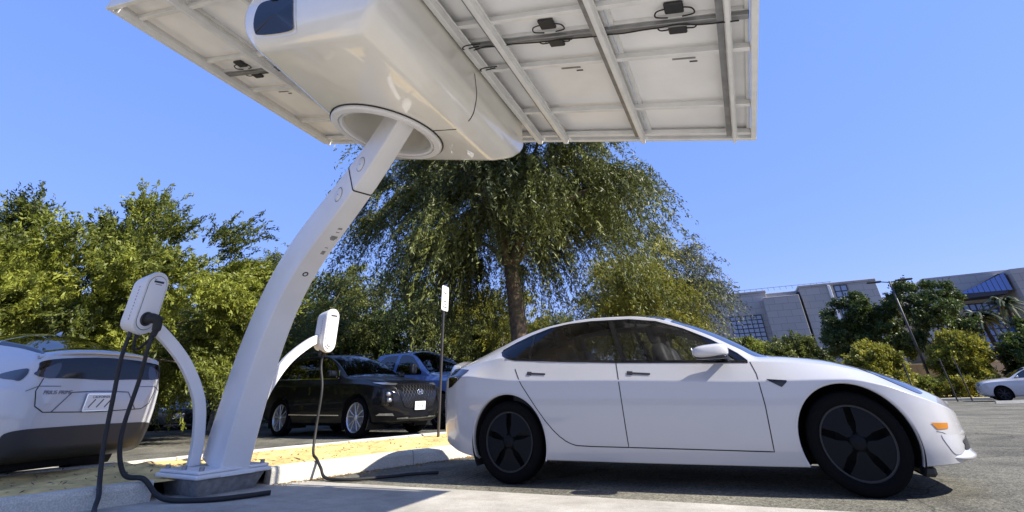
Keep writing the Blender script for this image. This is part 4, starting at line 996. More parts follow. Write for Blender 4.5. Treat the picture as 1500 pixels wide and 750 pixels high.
for k, wd in enumerate((.055, .03, .05)): q = MB(); q.box((h.x+.0425, -.07+.07*k, .54), (.002, wd*.5, .05)); q.obj('plate_character', mt['ink'], po)

# --- white hatchback seen from behind
HAT = dict(valance=[(-.1, 0), (.62, 0), (.62, .30), (.5, .33), (.2, .40), (-.1, .42)], L=4.64, axles=(.99, 3.69), rw=.31, rarch=.355, rim=.215, yw=.875, tuck=.06, wsf=.985, bulge=.02, n1=10, n2=8, n3=10,
 w=[(0, .60), (.02, .70), (.06, .77), (.14, .82), (.3, .855), (.7, .878), (2, .88), (3.7, .878), (4.1, .84), (4.4, .72), (4.55, .55), (4.64, .25)],
 zbot=[(0, .36), (.06, .30), (.4, .24), (1.2, .17), (3.6, .15), (4.4, .18), (4.64, .26)],
 zr=[(0, .40), (.06, .32), (.4, .24), (1.2, .19), (3.6, .19), (4.4, .21), (4.64, .29)],
 zs=[(0, .72), (.02, .80), (.06, .88), (.2, .93), (.9, .93), (2, .88), (3.3, .82), (3.8, .77), (4.2, .68), (4.45, .56), (4.64, .42)],
 zb=[(0, .76), (.02, .88), (.06, 1.0), (.2, 1.08), (.9, 1.06), (2, .99), (3.2, .92), (3.6, .87), (4.0, .78), (4.4, .63), (4.64, .45)],
 wb=[(0, .56), (.02, .66), (.06, .72), (.2, .76), (.9, .81), (2, .82), (3.2, .80), (3.6, .74), (4.1, .62), (4.45, .45), (4.64, .18)],
 zt=[(0, .79), (.02, .97), (.05, 1.15), (.10, 1.245), (.3, 1.30), (.8, 1.40), (1.4, 1.47), (2.0, 1.48), (2.4, 1.42), (2.9, 1.15), (3.3, .96), (3.6, .90), (4.0, .81), (4.4, .66), (4.64, .47)],
 wt=[(0, .50), (.05, .62), (.1, .64), (.3, .62), (1, .60), (2, .60), (2.6, .66), (3.2, .72), (3.6, .66), (4.1, .5), (4.45, .34), (4.64, .13)],
 z0=[(0, .80), (.02, .99), (.05, 1.20), (.10, 1.295), (.3, 1.37), (.8, 1.51), (1.4, 1.59), (1.9, 1.59), (2.35, 1.52), (2.9, 1.23), (3.35, 1.0), (3.6, .945), (4.0, .86), (4.4, .70), (4.64, .50)],
 hood=(3.4, 4.4), ws=(2.4, 3.3), rg=(.17, 1.05), roofglass=(1.08, 2.36), wsj=1, rgj=3, cab=(.9, 3.2, .98), cabw=.76, seats=[(1.5, .5, (-.36, .36)), (2.4, .48, (-.36, .36))],
 dlo=[('side_window', [(2.0, 1.02), (3.1, .95), (2.8, 1.16), (2.4, 1.33), (2.02, 1.37)]), ('rear_side_window', [(.85, 1.08), (1.95, 1.025), (1.97, 1.37), (1.4, 1.34), (.95, 1.26)])])
hat, hsx, ho2 = car('white_hatchback', 'white hatchback with split rear window backed up to the sandy strip', 'car', (-3.72, -2.0, 0), PI+R(7), HAT, mt['white2'], 190, 'alloy', 'gl_dark')
hbd = ho2['body'][0]
E_ = lambda nm, P, m, off=.004, res=.03: hsx.patch(nm, P, mt[m], hbd, off, -1, res)
E_('rear_glass_lower', smooth_poly([(-.62, 1.20), (0, 1.245), (.62, 1.20), (.70, 1.12), (.66, 1.03), (.3, 1.02), (0, 1.01), (-.3, 1.02), (-.66, 1.03), (-.70, 1.12)], 4), 'gloss', .006, .025)
E_('bumper_insert', smooth_poly([(-.72, .55), (-.3, .565), (.3, .565), (.72, .55), (.77, .47), (.73, .35), (.5, .315), (0, .31), (-.5, .315), (-.73, .35), (-.77, .47)], 4), 'plastic', .006)
for sg in (-1, 1):
    hsx.patch('tail_lamp', smooth_poly([(.14, 1.10), (.24, 1.11), (.48, 1.07), (.42, 1.03), (.24, 1.01), (.14, 1.0)], 4), mt['smoke'], hbd, .006, sg, .02, 'side')
    E_('tail_lamp', smooth_poly([(sg*.52, 1.17), (sg*.68, 1.10), (sg*.72, 1.06), (sg*.66, 1.03), (sg*.54, 1.03)], 4), 'smoke', .008, .02)
    hsx.seam('hatch_gap', [(sg*.64, 1.02), (sg*.67, .90), (sg*.63, .76), (sg*.54, .705), (0, .69)], mt['rubber'], hbd, .009, -1, .003, 'end')
    hsx.seam('crease', [(sg*.745, .90), (sg*.66, .945), (sg*.45, .945)], mt['badge'], hbd, .008, -1, .003, 'end')
    hsx.seam('plate_recess', [(sg*.46, .705), (sg*.32, .885), (sg*.1, .895), (0, .895)], mt['badge'], hbd, .012, -1, .003, 'end')
    hsx.seam('door_gap', [(1.98, .99), (1.98, .25)], mt['rubber'], hbd, .008, sg)
    m = MB(); m.sup((3.0, sg*.98, 1.0), (.07, .1, .06), .6); m.obj('door_mirror', mt['white2'], hbd, smooth=True)
h, n = hsx.end(0, .8, -1); p_ = MB(); p_.box((h.x-.012, 0, .785), (.012, .305, .152), None, .003); po = p_.obj('licence_plate', mt['plate'], hbd)
bx_ = lambda x, y, z: Matrix.Translation((x, y, z)) @ Matrix(((0, 0, -1, 0), (-1, 0, 0, 0), (0, 1, 0, 0), (0, 0, 0, 1)))
fr = MB()
for (a, b_) in (((-.158, -.082), (.158, -.082)), ((-.158, .082), (.158, .082)), ((-.158, -.082), (-.158, .082)), ((.158, -.082), (.158, .082))): fr.bar((h.x-.016, a[0], .785+a[1]), (h.x-.016, b_[0], .785+b_[1]), .012, .012, up=(1, 0, 0))
fr.obj('plate_frame', mt['chrome'], po)
text_mesh('plate_state', 'CALIFORNIA', .034, mt['ink'], po, bx_(h.x-.0195, 0, .785+.052))
for k in range(3):
    q = MB(); q.bar((h.x-.0195, .11-.09*k, .735), (h.x-.0195, .055-.09*k, .815), .014, .002, up=(1, 0, 0)); q.obj('plate_stroke', mt['badge'], po)
h2, n2 = hsx.end(.5, .90, -1)
text_mesh('model_badge', 'PRIUS PRIME', .052, mt['badge'], hbd, bx_(h2.x-.006, .46, .885) @ Matrix.Rotation(R(0), 4, 'Y'))
sp_ = MB(); v = []
for i in range(41):
    y = -.70+1.4*i/40; k = 1-(abs(y)/.70)**3
    for (dx, dz) in ((.03, .0), (-.035*k, -.006), (-.04*k, .012), (.02, .03), (.10, .035)): v.append((.085+dx+.05*(1-k), y, 1.245+.04*k+dz-.03*(1-k)))
sp_.add(v, [(5*i+j, 5*i+j+1, 5*i+6+j, 5*i+5+j) for i in range(40) for j in range(4)]); sp_.obj('spoiler', mt['white2'], hat, smooth=True)
an = MB(); an.add([(1.1, -.012, 1.52), (1.1, .012, 1.52), (1.28, .012, 1.545), (1.28, -.012, 1.545), (1.08, 0, 1.60), (1.12, 0, 1.60)], [(0, 1, 2, 3), (0, 3, 5, 4), (1, 4, 5, 2), (0, 4, 1), (3, 2, 5)]); an.obj('antenna_fin', mt['white2'], hat)
pn = MB(); pn.tube([(.75, -.74, 1.16), (.85, -.86, 1.62)], .005, 6); 

# --- blue-grey pickup
PIC = dict(L=5.85, axles=(1.2, 4.85), rw=.40, rarch=.47, rim=.27, yw=.99, tuck=.06, wsf=.99, bulge=.02, n1=8, n2=5, n3=8,
 w=[(0, .85), (.05, .95), (.3, .99), (3, 1.0), (5.2, .99), (5.6, .93), (5.78, .8), (5.85, .6)],
 zbot=[(0, .5), (.5, .42), (5, .36), (5.85, .42)], zr=[(0, .55), (.5, .48), (5, .42), (5.85, .48)],
 zs=[(0, 1.1), (.1, 1.18), (3, 1.12), (4.3, 1.12), (5.3, 1.08), (5.7, 1.0), (5.85, .85)],
 zb=[(0, 1.25), (.1, 1.34), (1.8, 1.36), (2.2, 1.30), (4.0, 1.26), (4.4, 1.22), (5.3, 1.17), (5.7, 1.08), (5.85, .9)],
 wb=[(0, .82), (.1, .93), (2, .95), (4.2, .93), (5.3, .90), (5.7, .8), (5.85, .55)],
 zt=[(0, 1.26), (.1, 1.35), (1.95, 1.37), (2.05, 1.7), (2.15, 1.84), (2.5, 1.88), (3.4, 1.87), (3.7, 1.78), (4.2, 1.42), (4.45, 1.25), (5.3, 1.2), (5.7, 1.11), (5.85, .92)],
 wt=[(0, .8), (1.9, .9), (2.1, .74), (3.4, .72), (3.8, .78), (4.3, .86), (4.6, .82), (5.3, .7), (5.7, .6), (5.85, .4)],
 z0=[(0, 1.26), (.1, 1.35), (1.95, 1.37), (2.05, 1.72), (2.15, 1.90), (2.5, 1.95), (3.4, 1.95), (3.7, 1.85), (4.2, 1.47), (4.5, 1.28), (5.3, 1.25), (5.7, 1.15), (5.85, .95)],
 hood=(4.5, 5.7), ws=(3.52, 4.34), rg=(2.0, 2.12), cab=(2.2, 4.2, 1.25), cabw=.86, seats=[(2.6, .75, (-.4, .4)), (3.3, .75, (-.4, .4))],
 dlo=[('side_window', [(3.08, 1.305), (4.12, 1.28), (3.88, 1.55), (3.6, 1.76), (3.4, 1.82), (3.1, 1.83)]), ('rear_side_window', [(2.28, 1.33), (2.96, 1.31), (2.98, 1.83), (2.5, 1.82), (2.33, 1.72)])])
pic, ps, po_ = car('pickup_truck', 'slate blue pickup truck parked behind the black suv', 'truck', (-9.02, 8.15, 0), R(-8), PIC, mt['blue'], 130, 'alloy', 'gl_dark', lod=1)
for sg in (-1, 1):
    m = MB(); m.sup((3.95, sg*1.13, 1.42), (.07, .11, .13), .6); m.obj('door_mirror', mt['plastic'], po_['body'][0], smooth=True)
    ps.seam('door_gap', [(3.02, 1.27), (3.02, .55), (4.2, .55), (4.25, 1.2)], mt['rubber'], po_['body'][0], .01, sg)
    ps.patch('headlamp', [(sg*.62, 1.02), (sg*.90, 1.03), (sg*.90, .85), (sg*.66, .86)], mt['lampin'], po_['body'][0], .01, 1, .03)
    ps.seam('lower_cladding', [(.1, .62), (5.6, .62)], mt['plastic'], po_['body'][0], .35, sg, .006)
ps.patch('grille', [(-.55, 1.03), (.55, 1.03), (.55, .72), (-.55, .72)], mt['gloss'], po_['body'][0], .012, 1, .04)

# --- distant cars
def far_car(name, label, T, paint, loc, rz, nx=90, rear=False, group=None):
    t, s_, o_ = car(name, label, 'car', loc, rz, T, paint, nx, 'alloy', 'gl_dark', lod=2, group=group)
    b_ = o_['body'][0]; zz = .72 if T is TES else .9
    for sg in (-1, 1):
        s_.patch('headlamp', [(sg*.40, zz-.07), (sg*.72, zz), (sg*.74, zz-.10), (sg*.45, zz-.14)], mt['lampin'], b_, .01, 1, .04)
        s_.patch('tail_lamp', [(sg*.45, 1.05), (sg*.80, 1.05), (sg*.80, .85), (sg*.50, .88)], mt['amber' if rear else 'red'], b_, .01, -1, .04)
        m = MB(); m.sup((2.98, sg*1.0, 1.05 if T is TES else 1.2), (.07, .1, .06), .6); m.obj('door_mirror', mt['chrome'], b_, smooth=True)
    for e, zp in ((1, .42 if T is TES else .5), (-1, .8)):
        h, n = s_.end(0, zp, e)
        if h: q = MB(); q.box((h.x+e*.012, 0, zp), (.012, .31, .15)); q.obj('licence_plate', mt['plate'], b_)
    return t
far_car('dark_sedan', 'dark navy sedan facing the lot, seen past the white hatchback', TES, mt['navy'], (-18.6, 9.6, 0), R(-38))
far_car('dark_suv', 'dark suv with an orange tail lamp beyond the mast', SUV, mt['black'], (-15.6, 10.6, 0), R(140), rear=True)
far_car('white_suv', 'white suv parked near the low wall and palms', SUV, mt['white'], (20.1, 33.6, -.42), PI-R(8))

#CARS_END
# ------------------------------------------------------------------ trees
def unit(a): return a/(np.linalg.norm(a, axis=-1, keepdims=True)+1e-9)
def tree(name, label, cat, base, cz, rad, ncl, rcl, nst, nlf, slen, droop, lift, leaf, m, tr=.2, bark='bark', seed=1, group=None, low=-.75, lean=(0, 0), shell=.55, limbs=14, spread=.45, jit=.45):
    g = np.random.default_rng(seed); bz = base[2] if len(base) > 2 else 0.0
    t = thing(name, label, cat, (base[0], base[1], bz), 0, group)
    rad = np.array(rad); cen = np.array([lean[0], lean[1], cz-bz])
    # clumps: poisson-ish fill of the crown, biased to its skin
    cl = []; tries = 0
    while len(cl) < ncl and tries < ncl*60:
        tries += 1; d = unit(g.normal(size=3)); r = shell+(1-shell)*g.random()**.6 if g.random() < .8 else g.random()*shell
        p = d*r*(1+.16*g.normal()*.8)
        if p[2] < low: continue
        q = cen+p*rad
        if all(np.linalg.norm((q-c)/rcl) > .55 for c in cl): cl.append(q)
    cl = np.array(cl); ncl = len(cl)
    # strands
    k = np.repeat(np.arange(ncl), g.poisson(nst, ncl)); n = len(k)
    sc = g.uniform(.6, 1.25, ncl)[k][:, None]
    st = cl[k]+unit(g.normal(size=(n, 3)))*(g.random((n, 1))**.5)*rcl*sc*np.array([1, 1, .7])
    out = unit((st-cen)/rad*np.array([1, 1, .6])); d = unit(out+g.normal(size=(n, 3))*spread+np.array([0, 0, lift])); L = slen*g.uniform(.5, 1.25, (n, 1))
    # leaves along strands
    a = np.repeat(np.arange(n), nlf); N = len(a); u = g.random((N, 1))
    P = st[a]+d[a]*L[a]*u+np.array([0, 0, -1.])*droop*L[a]*u*u
    T = unit(d[a]+np.array([0, 0, -2.])*droop*u)
    P = P+g.normal(size=(N, 3))*leaf[0]*jit
    D = unit(T*.8+unit(g.normal(size=(N, 3)))*.75); Wd = unit(np.cross(D, unit(g.normal(size=(N, 3)))))
    s = g.uniform(.6, 1.3, (N, 1)); D = D*leaf[0]*s*.5; Wd = Wd*leaf[1]*s*.5
    V = np.stack([P-D, P+Wd-D*.1, P+D, P-Wd-D*.1], 1).reshape(-1, 3)
    co = quads_mesh('crown', V, N, m, t)
    tone = np.clip(.5+.26*g.normal(size=ncl)[k]+.2*g.normal(size=n), 0, 1)[a]
    at_ = co.data.attributes.new('tone', 'FLOAT', 'POINT'); at_.data.foreach_set('value', np.repeat(tone, 4).astype(np.float32))
    # trunk and limbs
    tb = MB(); h = max(.6, (cz-bz)-rad[2]*.72); top = Vector((lean[0]*.5, lean[1]*.5, h)); rr = random.Random(seed)
    P = catmull([Vector((0, 0, -.05)), Vector((rr.uniform(-.06, .06)*h*.3, rr.uniform(-.05, .05)*h*.3, h*.45)), top], 5)
    tb.tube(P, [tr*(1.25 if i == 0 else 1.08-.35*i/len(P)) for i in range(len(P))], 12)
    pick = cl[g.choice(ncl, min(limbs, ncl), replace=False)]
    for c in pick:
        c = Vector(c); mid = top.lerp(c, .5)+Vector((0, 0, (c-top).length*.10))+Vector((rr.uniform(-.15, .15), rr.uniform(-.15, .15), 0))*(c-top).length*.5
        Q = catmull([top-Vector((0, 0, .1)), mid, c], 6); r0 = tr*rr.uniform(.32, .55)
        tb.tube(Q, [max(.008, r0*(1-.88*i/(len(Q)-1))) for i in range(len(Q))], 7)
    tb.obj('trunk', mt[bark], t, smooth=True)
    return t

tree('weeping_tree', 'big dark weeping tree with hanging fronds behind the white sedan', 'tree', (-3.4, 9.8), 7.7, (4.7, 4.7, 4.2), 88, .72, 62, 84, 1.8, 1.0, .15, (.15, .036), lf['pepper'], .32, seed=11, low=-.55, limbs=10, spread=.5, jit=.28, lean=(-.45, -.2))
tree('spreading_tree', 'broad yellow-green tree with upswept sprays behind the white hatchback', 'tree', (-10.5, 1.1), 2.7, (3.0, 3.7, 1.9), 120, .58, 42, 60, .85, .22, .12, (.105, .034), lf['acacia'], .17, seed=21, low=-.95, limbs=12, spread=.35, jit=.3)
tree('slender_tree', 'smaller olive tree rising beside the broad yellow-green tree', 'tree', (-13.0, 6.6), 2.6, (2.1, 2.1, 2.0), 60, .6, 26, 40, .9, .2, .3, (.10, .034), lf['olive'], .12, 'palebark', 22, low=-.9, limbs=14)
gB = 'trees in the row beyond the parked cars'
for i, (x, y, cz, r, rz_, mm, lab) in enumerate([
    (-16.6, 13.2, 4.2, 3.4, 3.2, 'olive', 'tall olive-green tree in the row beyond the black suv'),
    (-15.0, 17.0, 3.9, 3.4, 3.1, 'dark', 'darker green tree in the row beyond the pickup'),
    (-11.6, 18.0, 3.0, 2.6, 2.5, 'olive', 'rounded grey-green tree in the row beside the sign post'),
    (-9.0, 19.6, 2.9, 2.7, 2.5, 'yellow', 'yellowing tree in the row behind the weeping tree'),
    (-20.0, 3.6, 2.7, 2.6, 2.4, 'yellow', 'yellow-green tree low behind the white hatchback'),
    (-20.6, 9.4, 2.6, 2.9, 2.3, 'acacia', 'bushy tree behind the dark navy sedan'),
    (-22.5, -2.5, 3.6, 3.5, 3.2, 'olive', 'olive tree beyond the roof of the white hatchback'),
    (-18.6, 16.5, 3.0, 3.2, 2.6, 'yellow', 'sunlit yellow tree behind the right-hand charger'),
    (-6.2, 22.5, 2.4, 2.4, 2.2, 'olive', 'low olive tree seen past the weeping trunk')]):
    tree('background_tree', lab, 'tree', (x, y), cz, (r, r, rz_), 58, .75, 26, 38, .95, .25, .2, (.15, .055), lf[mm], .14, 'palebark' if i % 2 else 'bark', 40+i, gB, low=-.95)
tree('yellow_tree', 'yellow-green drooping tree over the roof of the white sedan', 'tree', (-.6, 17.6), 4.2, (2.6, 2.6, 2.5), 60, .8, 24, 40, 1.2, .7, .1, (.13, .04), lf['yellow'], .16, seed=61, low=-.9)
tree('grey_tree', 'grey-green drooping tree against the stone building', 'tree', (.35, 19.7), 4.7, (2.7, 2.7, 3.3), 75, .85, 26, 42, 1.3, .75, .1, (.14, .042), lf['grey'], .18, seed=62, low=-.95)
# far right: trees and shrubs before the stone building
gz = -.42
for i, (x, y, cz, rx, rz_, mm, lab, nm, lo) in enumerate([
    (12.6, 46, 4.6, 2.3, 2.4, 'dark', 'dense dark tree against the stone facade', 'dark_tree', -.9),
    (17.2, 44.5, 4.9, 3.5, 2.9, 'dark', 'large dark green tree beside the street lamp', 'dark_tree', -.85),
    (11.2, 36, 1.35, 1.25, 1.35, 'yellow', 'bright yellow-green bush over the sedan headlamp', 'bush', -.98),
    (17.0, 40, 1.8, 1.3, 1.6, 'yellow', 'yellow-green young tree under the large dark tree', 'bush', -.98),
    (6.6, 40, 2.1, 2.1, 1.6, 'olive', 'olive shrub over the bonnet of the white sedan', 'shrub', -.98),
    (3.6, 39, 2.0, 1.7, 1.5, 'acacia', 'low shrub below the gridded window', 'shrub', -.98),
    (21.6, 40, 1.8, 1.9, 1.6, 'dark', 'dark bush behind the white suv', 'bush', -.98),
    (13.7, 38, .2, .9, .6, 'acacia', 'knee-high yellow shrub at the foot of the street lamp', 'low_shrub', -.99),
    (15.2, 38.4, .15, 1.0, .6, 'yellow', 'knee-high yellow shrub before the low wall', 'low_shrub', -.99),
    (16.6, 38.2, .2, .9, .6, 'yellow', 'knee-high golden shrub beside the white suv', 'low_shrub', -.99),
    (18.2, 38.6, .2, 1.0, .6, 'olive', 'knee-high olive shrub beside the white suv', 'low_shrub', -.99)]):
    big = rx > 1.2
    tree(nm, lab, 'tree' if 'tree' in nm else 'shrub', (x, y, gz), cz, (rx, rx, rz_), 56 if big else 20, .62 if big else .3, 30 if big else 18, 30, .5 if big else .25, .15, .25, (.20, .10) if big else (.12, .06), lf[mm], .13 if big else .03, 'bark', 80+i, low=lo, shell=.65, limbs=8)
tree('hedge', 'long olive hedge at the far edge of the lot', 'hedge', (-26, 24, -.1), 2.4, (6, 4, 2.6), 90, .9, 16, 26, .9, .2, .2, (.2, .08), lf['olive'], .14, 'bark', 99, low=-.98)

def palm(label, base, h, lean, seed, R_=1.9, group='palms', lsize=(.40, .05), nf=30):
    g = random.Random(seed); t = thing('palm_tree', label, 'palm', base, 0, group)
    P = catmull([Vector((0, 0, -.1)), Vector((lean[0]*.3, lean[1]*.3, h*.5)), Vector((lean[0], lean[1], h))], 8)
    tb = MB(); tb.tube(P, [.17-.05*i/len(P)+.012*(i % 2) for i in range(len(P))], 10); tb.obj('trunk', mt['bark'], t)
    q = []; top = P[-1]
    for k in range(nf):
        a = g.uniform(0, 2*PI); e = g.uniform(-.35, 1.2); d = Vector((math.cos(a)*math.cos(e), math.sin(a)*math.cos(e), math.sin(e))); L = R_*g.uniform(.8, 1.1)
        for i in range(26):
            u = (i+1)/26; p = top+d*L*u+Vector((0, 0, -.75*L*u*u)); tg = (d+Vector((0, 0, -1.5*u))).normalized(); s = tg.cross(Vector((0, 0, 1))).normalized()
            for sg in (-1, 1):
                l = (s*sg*.75+tg*.55+Vector((0, 0, -.35))).normalized()*lsize[0]*(1.15-.75*u)*g.uniform(.8, 1.1); w = tg*lsize[1]
                q += [p, p+l*.5+w, p+l, p+l*.5-w]
    quads_mesh('crown', np.array([tuple(x) for x in q]), len(q)//4, lf['palm'], t); return t
palm('palm with drooping fronds before the glass facade', (20.0, 42, gz), 5.1, (-.2, 0), 5)
palm('taller palm before the right-hand stone building', (21.8, 42, gz), 5.9, (-.2, 0), 6)
palm('distant palm left of the weeping trunk', (-10.8, 24.9, 0), 4.7, (0, 0), 7, 1.5)
palm('distant palm right of the weeping trunk', (-8.6, 25.8, 0), 4.5, (0, 0), 8, 1.5)

# ------------------------------------------------------------------ buildings
def grid_window(parent, x0, x1, z0, z1, y, nxp, nzp, pane, shear=0.0, bar=.09, name='window'):
    """window frame with single panes; shear leans it sideways with height"""
    w = (x1-x0)/nxp; h = (z1-z0)/nzp; fr = MB()
    sx = lambda x, z: x+shear*(z-z0)
    for i in range(nxp+1): fr.bar((sx(x0+i*w, z0), y-.03, z0), (sx(x0+i*w, z1), y-.03, z1), .10, bar, up=(1, 0, 0))
    for j in range(nzp+1): fr.bar((sx(x0, z0+j*h)-bar/2, y-.032, z0+j*h), (sx(x1, z0+j*h)+bar/2, y-.032, z0+j*h), .10, bar, up=(0, 0, 1))
    f = fr.obj(name, mt['mullion'], parent)
    v = [(0, 0, 0), (w, 0, 0), (w+shear*h, 0, h), (shear*h, 0, h), (0, .03, 0), (w, .03, 0), (w+shear*h, .03, h), (shear*h, .03, h)]
    me = bpy.data.meshes.new('pane'); me.from_pydata(v, [], [(0, 1, 2, 3), (7, 6, 5, 4), (0, 4, 5, 1), (1, 5, 6, 2), (2, 6, 7, 3), (3, 7, 4, 0)]); me.materials.append(mt[pane])
    rg_ = random.Random(nxp*7+nzp)
    for i in range(nxp):
        for j in range(nzp):
            o = bpy.data.objects.new('pane', me); COL.objects.link(o); o.parent = f; z = z0+j*h; o.location = (sx(x0+i*w, z), y, z); o.rotation_euler = (rg_.uniform(-.004, .004), 0, rg_.uniform(-.006, .006))
    return f
Y0 = 70.0
bA = thing('stone_building', 'beige stone-clad building with tall gridded window and flat parapet', 'building', (11.0, Y0, gz))
def pb(nm, x0, x1, y0, y1, z0, z1, m, par, ch=.03): b = MB(); b.box(((x0+x1)/2-11.0, (y0+y1)/2-Y0, (z0+z1)/2-gz), (x1-x0, y1-y0, z1-z0), None, ch); return b.obj(nm, m, par)
wa = pb('wall', -9.0, 8.0, Y0, Y0+22, gz, 11.9, mt['stone'], bA)
pb('projecting_wall', 7.35, 11.6, Y0-2.6, Y0-.01, gz, 10.9, mt['stone2'], bA)
pb('projecting_wall', 11.95, 20.45, Y0-2.0, Y0+20, gz, 11.75, mt['stone'], bA)
pb('recess', 11.605, 11.945, Y0-1.2, Y0-.012, gz, 11.4, mt['mullion'], bA)
pb('wall', 8.01, 11.94, Y0+.3, Y0+18, gz, 11.8, mt['stone'], bA)
for (x0, x1, y0, y1, z) in [(-9.1, 8.1, Y0-.1, Y0+22, 11.9), (11.85, 20.55, Y0-2.1, Y0+20, 11.75)]: pb('parapet', x0, x1, y0, y1, z+.002, z+.28, mt['stone2'], bA)
rail = MB()
for i in range(27): rail.bar((-3.5+i*.75-11, .6, 12.18-gz), (-3.5+i*.75-11, .6, 12.55-gz), .05, .05, up=(1, 0, 0))
rail.bar((-3.6-11, .6, 12.55-gz), (16.2-11, .6, 12.55-gz), .05, .05); rail.obj('roof_railing', mt['steel'], bA)
grid_window(bA, 2.75-11, 6.7-11, 5.4-gz, 9.1-gz, -.05, 6, 7, 'pane')
grid_window(bA, 15.7-11, 17.1-11, 6.0-gz, 11.6-gz, -2.05, 2, 8, 'pane', .03)
pb('pilaster', 15.15, 15.45, Y0-2.3, Y0-2.003, 7.5, 11.7, mt['sign'], bA)
bB = thing('angular_building', 'stone building with a slanting blue glass corner and blue curtain wall', 'building', (31.0, Y0, gz))
def prism_b(nm, poly, y0, y1, m, par, ox=31.0):
    b = MB(); b.prism([(x-ox, z-gz) for x, z in poly], ((0, y0-Y0, 0), (1, 0, 0), (0, 0, 1), (0, 1, 0)), y1-y0); o = b.obj(nm, m, par)
    q = bmesh.new(); q.from_mesh(o.data); bmesh.ops.recalc_face_normals(q, faces=q.faces); q.to_mesh(o.data); q.free(); return o
prism_b('wall', [(23.4, gz), (46, gz), (46, 12.0), (25.8, 11.75), (23.4, 10.2)], Y0, Y0+25, mt['stone'], bB)
prism_b('glass_shroud', [(26.6, 8.7), (31.9, 8.9), (32.6, 11.0), (31.9, 11.05)], Y0-3.2, Y0-.01, mt['mullion'], bB)
prism_b('projecting_wall', [(32.75, gz), (46, gz), (46, 11.6), (32.75, 11.3)], Y0-4.0, Y0-.01, mt['stone2'], bB)
# slanted skylight: individual panes leaning back
sk = MB(); e = []
nx_ = 9
for i in range(nx_):
    x0 = 28.0+i*.5; zt_ = 9.4+ (i+1)*.19
    p = MB(); p.add([(x0-31, -3.24, 9.25-gz), (x0+.44-31, -3.24, 9.25-gz), (x0+.44-31, -2.6-.6, zt_-gz), (x0-31, -3.2, zt_-.19-gz), (x0-31, -3.20, 9.25-gz), (x0+.44-31, -3.20, 9.25-gz), (x0+.44-31, -3.16, zt_-gz), (x0-31, -3.16, zt_-.19-gz)], [(0, 1, 2, 3), (7, 6, 5, 4), (0, 4, 5, 1), (1, 5, 6, 2), (2, 6, 7, 3), (3, 7, 4, 0)]); p.obj('pane', mt['bluepane'], bB)
grid_window(bB, 28.3-31, 32.6-31, 2.2-gz, 8.4-gz, -.06, 7, 9, 'bluepane', .02, .1)
# low wall, kerb, lamps, posts on the right
lw = thing('low_wall', 'low grey garden wall behind the yellow shrubs', 'wall', (18, 49, gz))
for i in range(6):
    b = MB(); b.box((-4.6+i*2.0, 0, 1.15), (1.985, .3, 2.3), None, .015); b.obj('wall_panel', mt['wallc'], lw)
cpg = MB(); cpg.box((.4, 0, 2.352), (12.2, .42, .1), None, .015); cpg.obj('coping', mt['stone2'], lw)
kb = tag(bpy.data.objects.new('far_kerb', None), 'pale kerb along the far side of the lot', kind='structure'); COL.objects.link(kb)
for i in range(12):
    b = MB(); b.box((6+i*2.0, 36.6, gz+.07), (1.98, .3, .16), None, .02); b.obj('kerb_stone', mt['kerb'], kb)
bd = MB(); bd.box((18, 43, gz+.03), (26, 12.4, .08)); tag(bd.obj('planting_bed', mt['sand']), kind='structure')
def lamp(x, y, h, label):
    t = thing('street_lamp', label, 'street lamp', (x, y, gz))
    b = MB(); b.tube([(0, 0, -.05), (0, 0, h*.5), (0, 0, h)], [.09, .075, .06], 12); b.obj('pole', mt['pole'], t, smooth=True)
    b = MB(); b.tube([(0, 0, -.02), (0, 0, .7), (0, 0, .75)], [.24, .24, .15], 14); b.obj('footing', mt['wallc'], t)
    for s in (-1, 1):
        b = MB(); b.bar((s*.06, 0, h-.08), (s*.55, 0, h), .06, .06); ar = b.obj('arm', mt['pole'], t)
        b = MB(); b.box((s*1.0, 0, h+.02), (.95, .38, .12), None, .04); b.obj('lamp_head', mt['pole'], t)
    return t
lamp(14.8, 40, 7.85, 'tall double-headed bronze street lamp rising through the trees')
for i, (x, y, h, lab) in enumerate([(12.1, 33.5, 2.1, 'thin dark stake left of the white suv'), (14.3, 34.6, 2.3, 'thin dark stake at the nose of the white suv'), (15.3, 35.6, 2.4, 'thin dark stake between the suv and the wall'), (10.6, 33.2, 1.7, 'short dark stake by the street lamp')]):
    t = thing('tree_stake', lab, 'stake', (x, y, gz), group='tree stakes'); b = MB(); b.tube([(0, 0, -.1), (0, 0, h)], [.045, .04], 8); b.obj('pole', mt['pole'], t)
    b = MB(); b.box((0, 0, h*.82), (.13, .13, .05), None, .01); b.obj('tie', mt['rubber'], t)
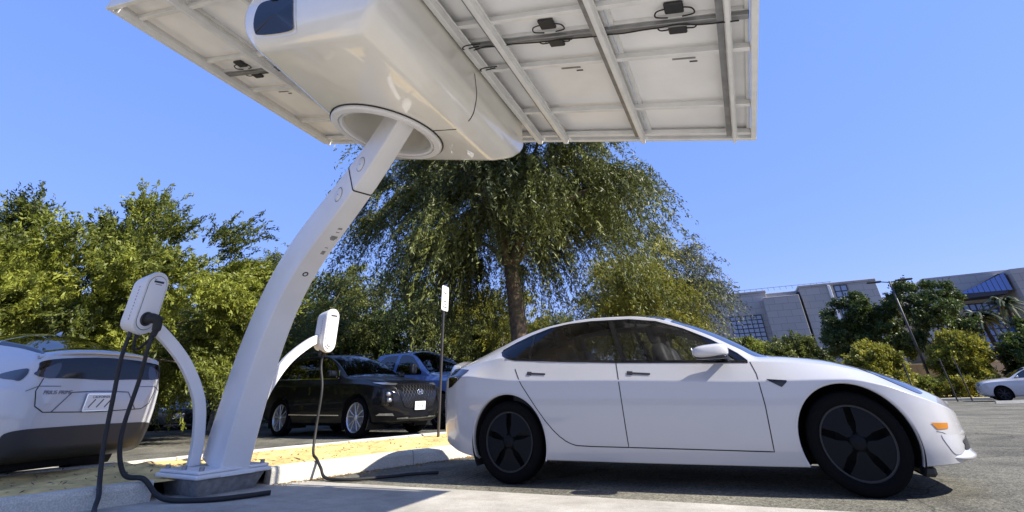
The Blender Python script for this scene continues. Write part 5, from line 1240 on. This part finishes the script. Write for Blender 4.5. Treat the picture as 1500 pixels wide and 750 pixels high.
for i, (x, y, m_k) in enumerate([(12.2, 32.0, 'kerb'), (15.6, 30.5, 'kerb')]):
    t = thing('wheel_stop', ['concrete wheel stop before the tree stakes', 'concrete wheel stop before the nose of the white suv'][i], 'wheel stop', (x, y, float(ground_z(x, y))), R(3*i), 'wheel stops')
    b = MB(); b.add([(-.9, -.09, 0), (.9, -.09, 0), (.9, .09, 0), (-.9, .09, 0), (-.86, -.05, .12), (.86, -.05, .12), (.86, .05, .12), (-.86, .05, .12)], [(3, 2, 1, 0), (4, 5, 6, 7), (0, 1, 5, 4), (1, 2, 6, 5), (2, 3, 7, 6), (3, 0, 4, 7)]); b.obj('stop_block', mt[m_k], t)
    for s in (-.6, .6): b = MB(); b.tube([(s, 0, .118), (s, 0, .126)], .02, 8); b.obj('pin', mt['steel'], t)
# parking sign on the strip
sg_ = thing('parking_sign', 'white parking sign on a slim steel post in the sandy strip', 'sign', (-2.06, 2.76, .12))
b = MB(); b.bar((0, 0, -.1), (0, 0, 2.6), .045, .03, up=(1, 0, 0)); b.obj('post', mt['pole'], sg_)
nr = Vector((.97, .10, 0)).normalized(); us = Vector((-nr.y, nr.x, 0))
def rrect(w, h, r): return [(sx*(w/2-r)+r*math.cos(R(a)), sy*(h/2-r)+r*math.sin(R(a))) for sx, sy, a0 in ((1, 1, 0), (-1, 1, 90), (-1, -1, 180), (1, -1, 270)) for a in (a0, a0+30, a0+60, a0+90)]
b = MB(); b.prism(rrect(.31, .47, .04), (Vector((0, 0, 2.33))+nr*.022, us, (0, 0, 1), nr), .004); pl_ = b.obj('sign_plate', mt['sign'], sg_)
b = MB(); c_ = Vector((0, 0, 2.33))+nr*.0275
for (x0, z0, x1, z1) in [(-.08, .10, .06, .10), (.0, .10, .0, -.02), (-.07, -.06, .08, -.06), (-.05, -.11, .05, -.11), (-.09, -.17, .09, -.17)]: b.bar(c_+us*x0+Vector((0, 0, z0)), c_+us*x1+Vector((0, 0, z1)), .018, .001, up=nr)
b.obj('sign_print', mt['badge'], pl_)

#TREES_END
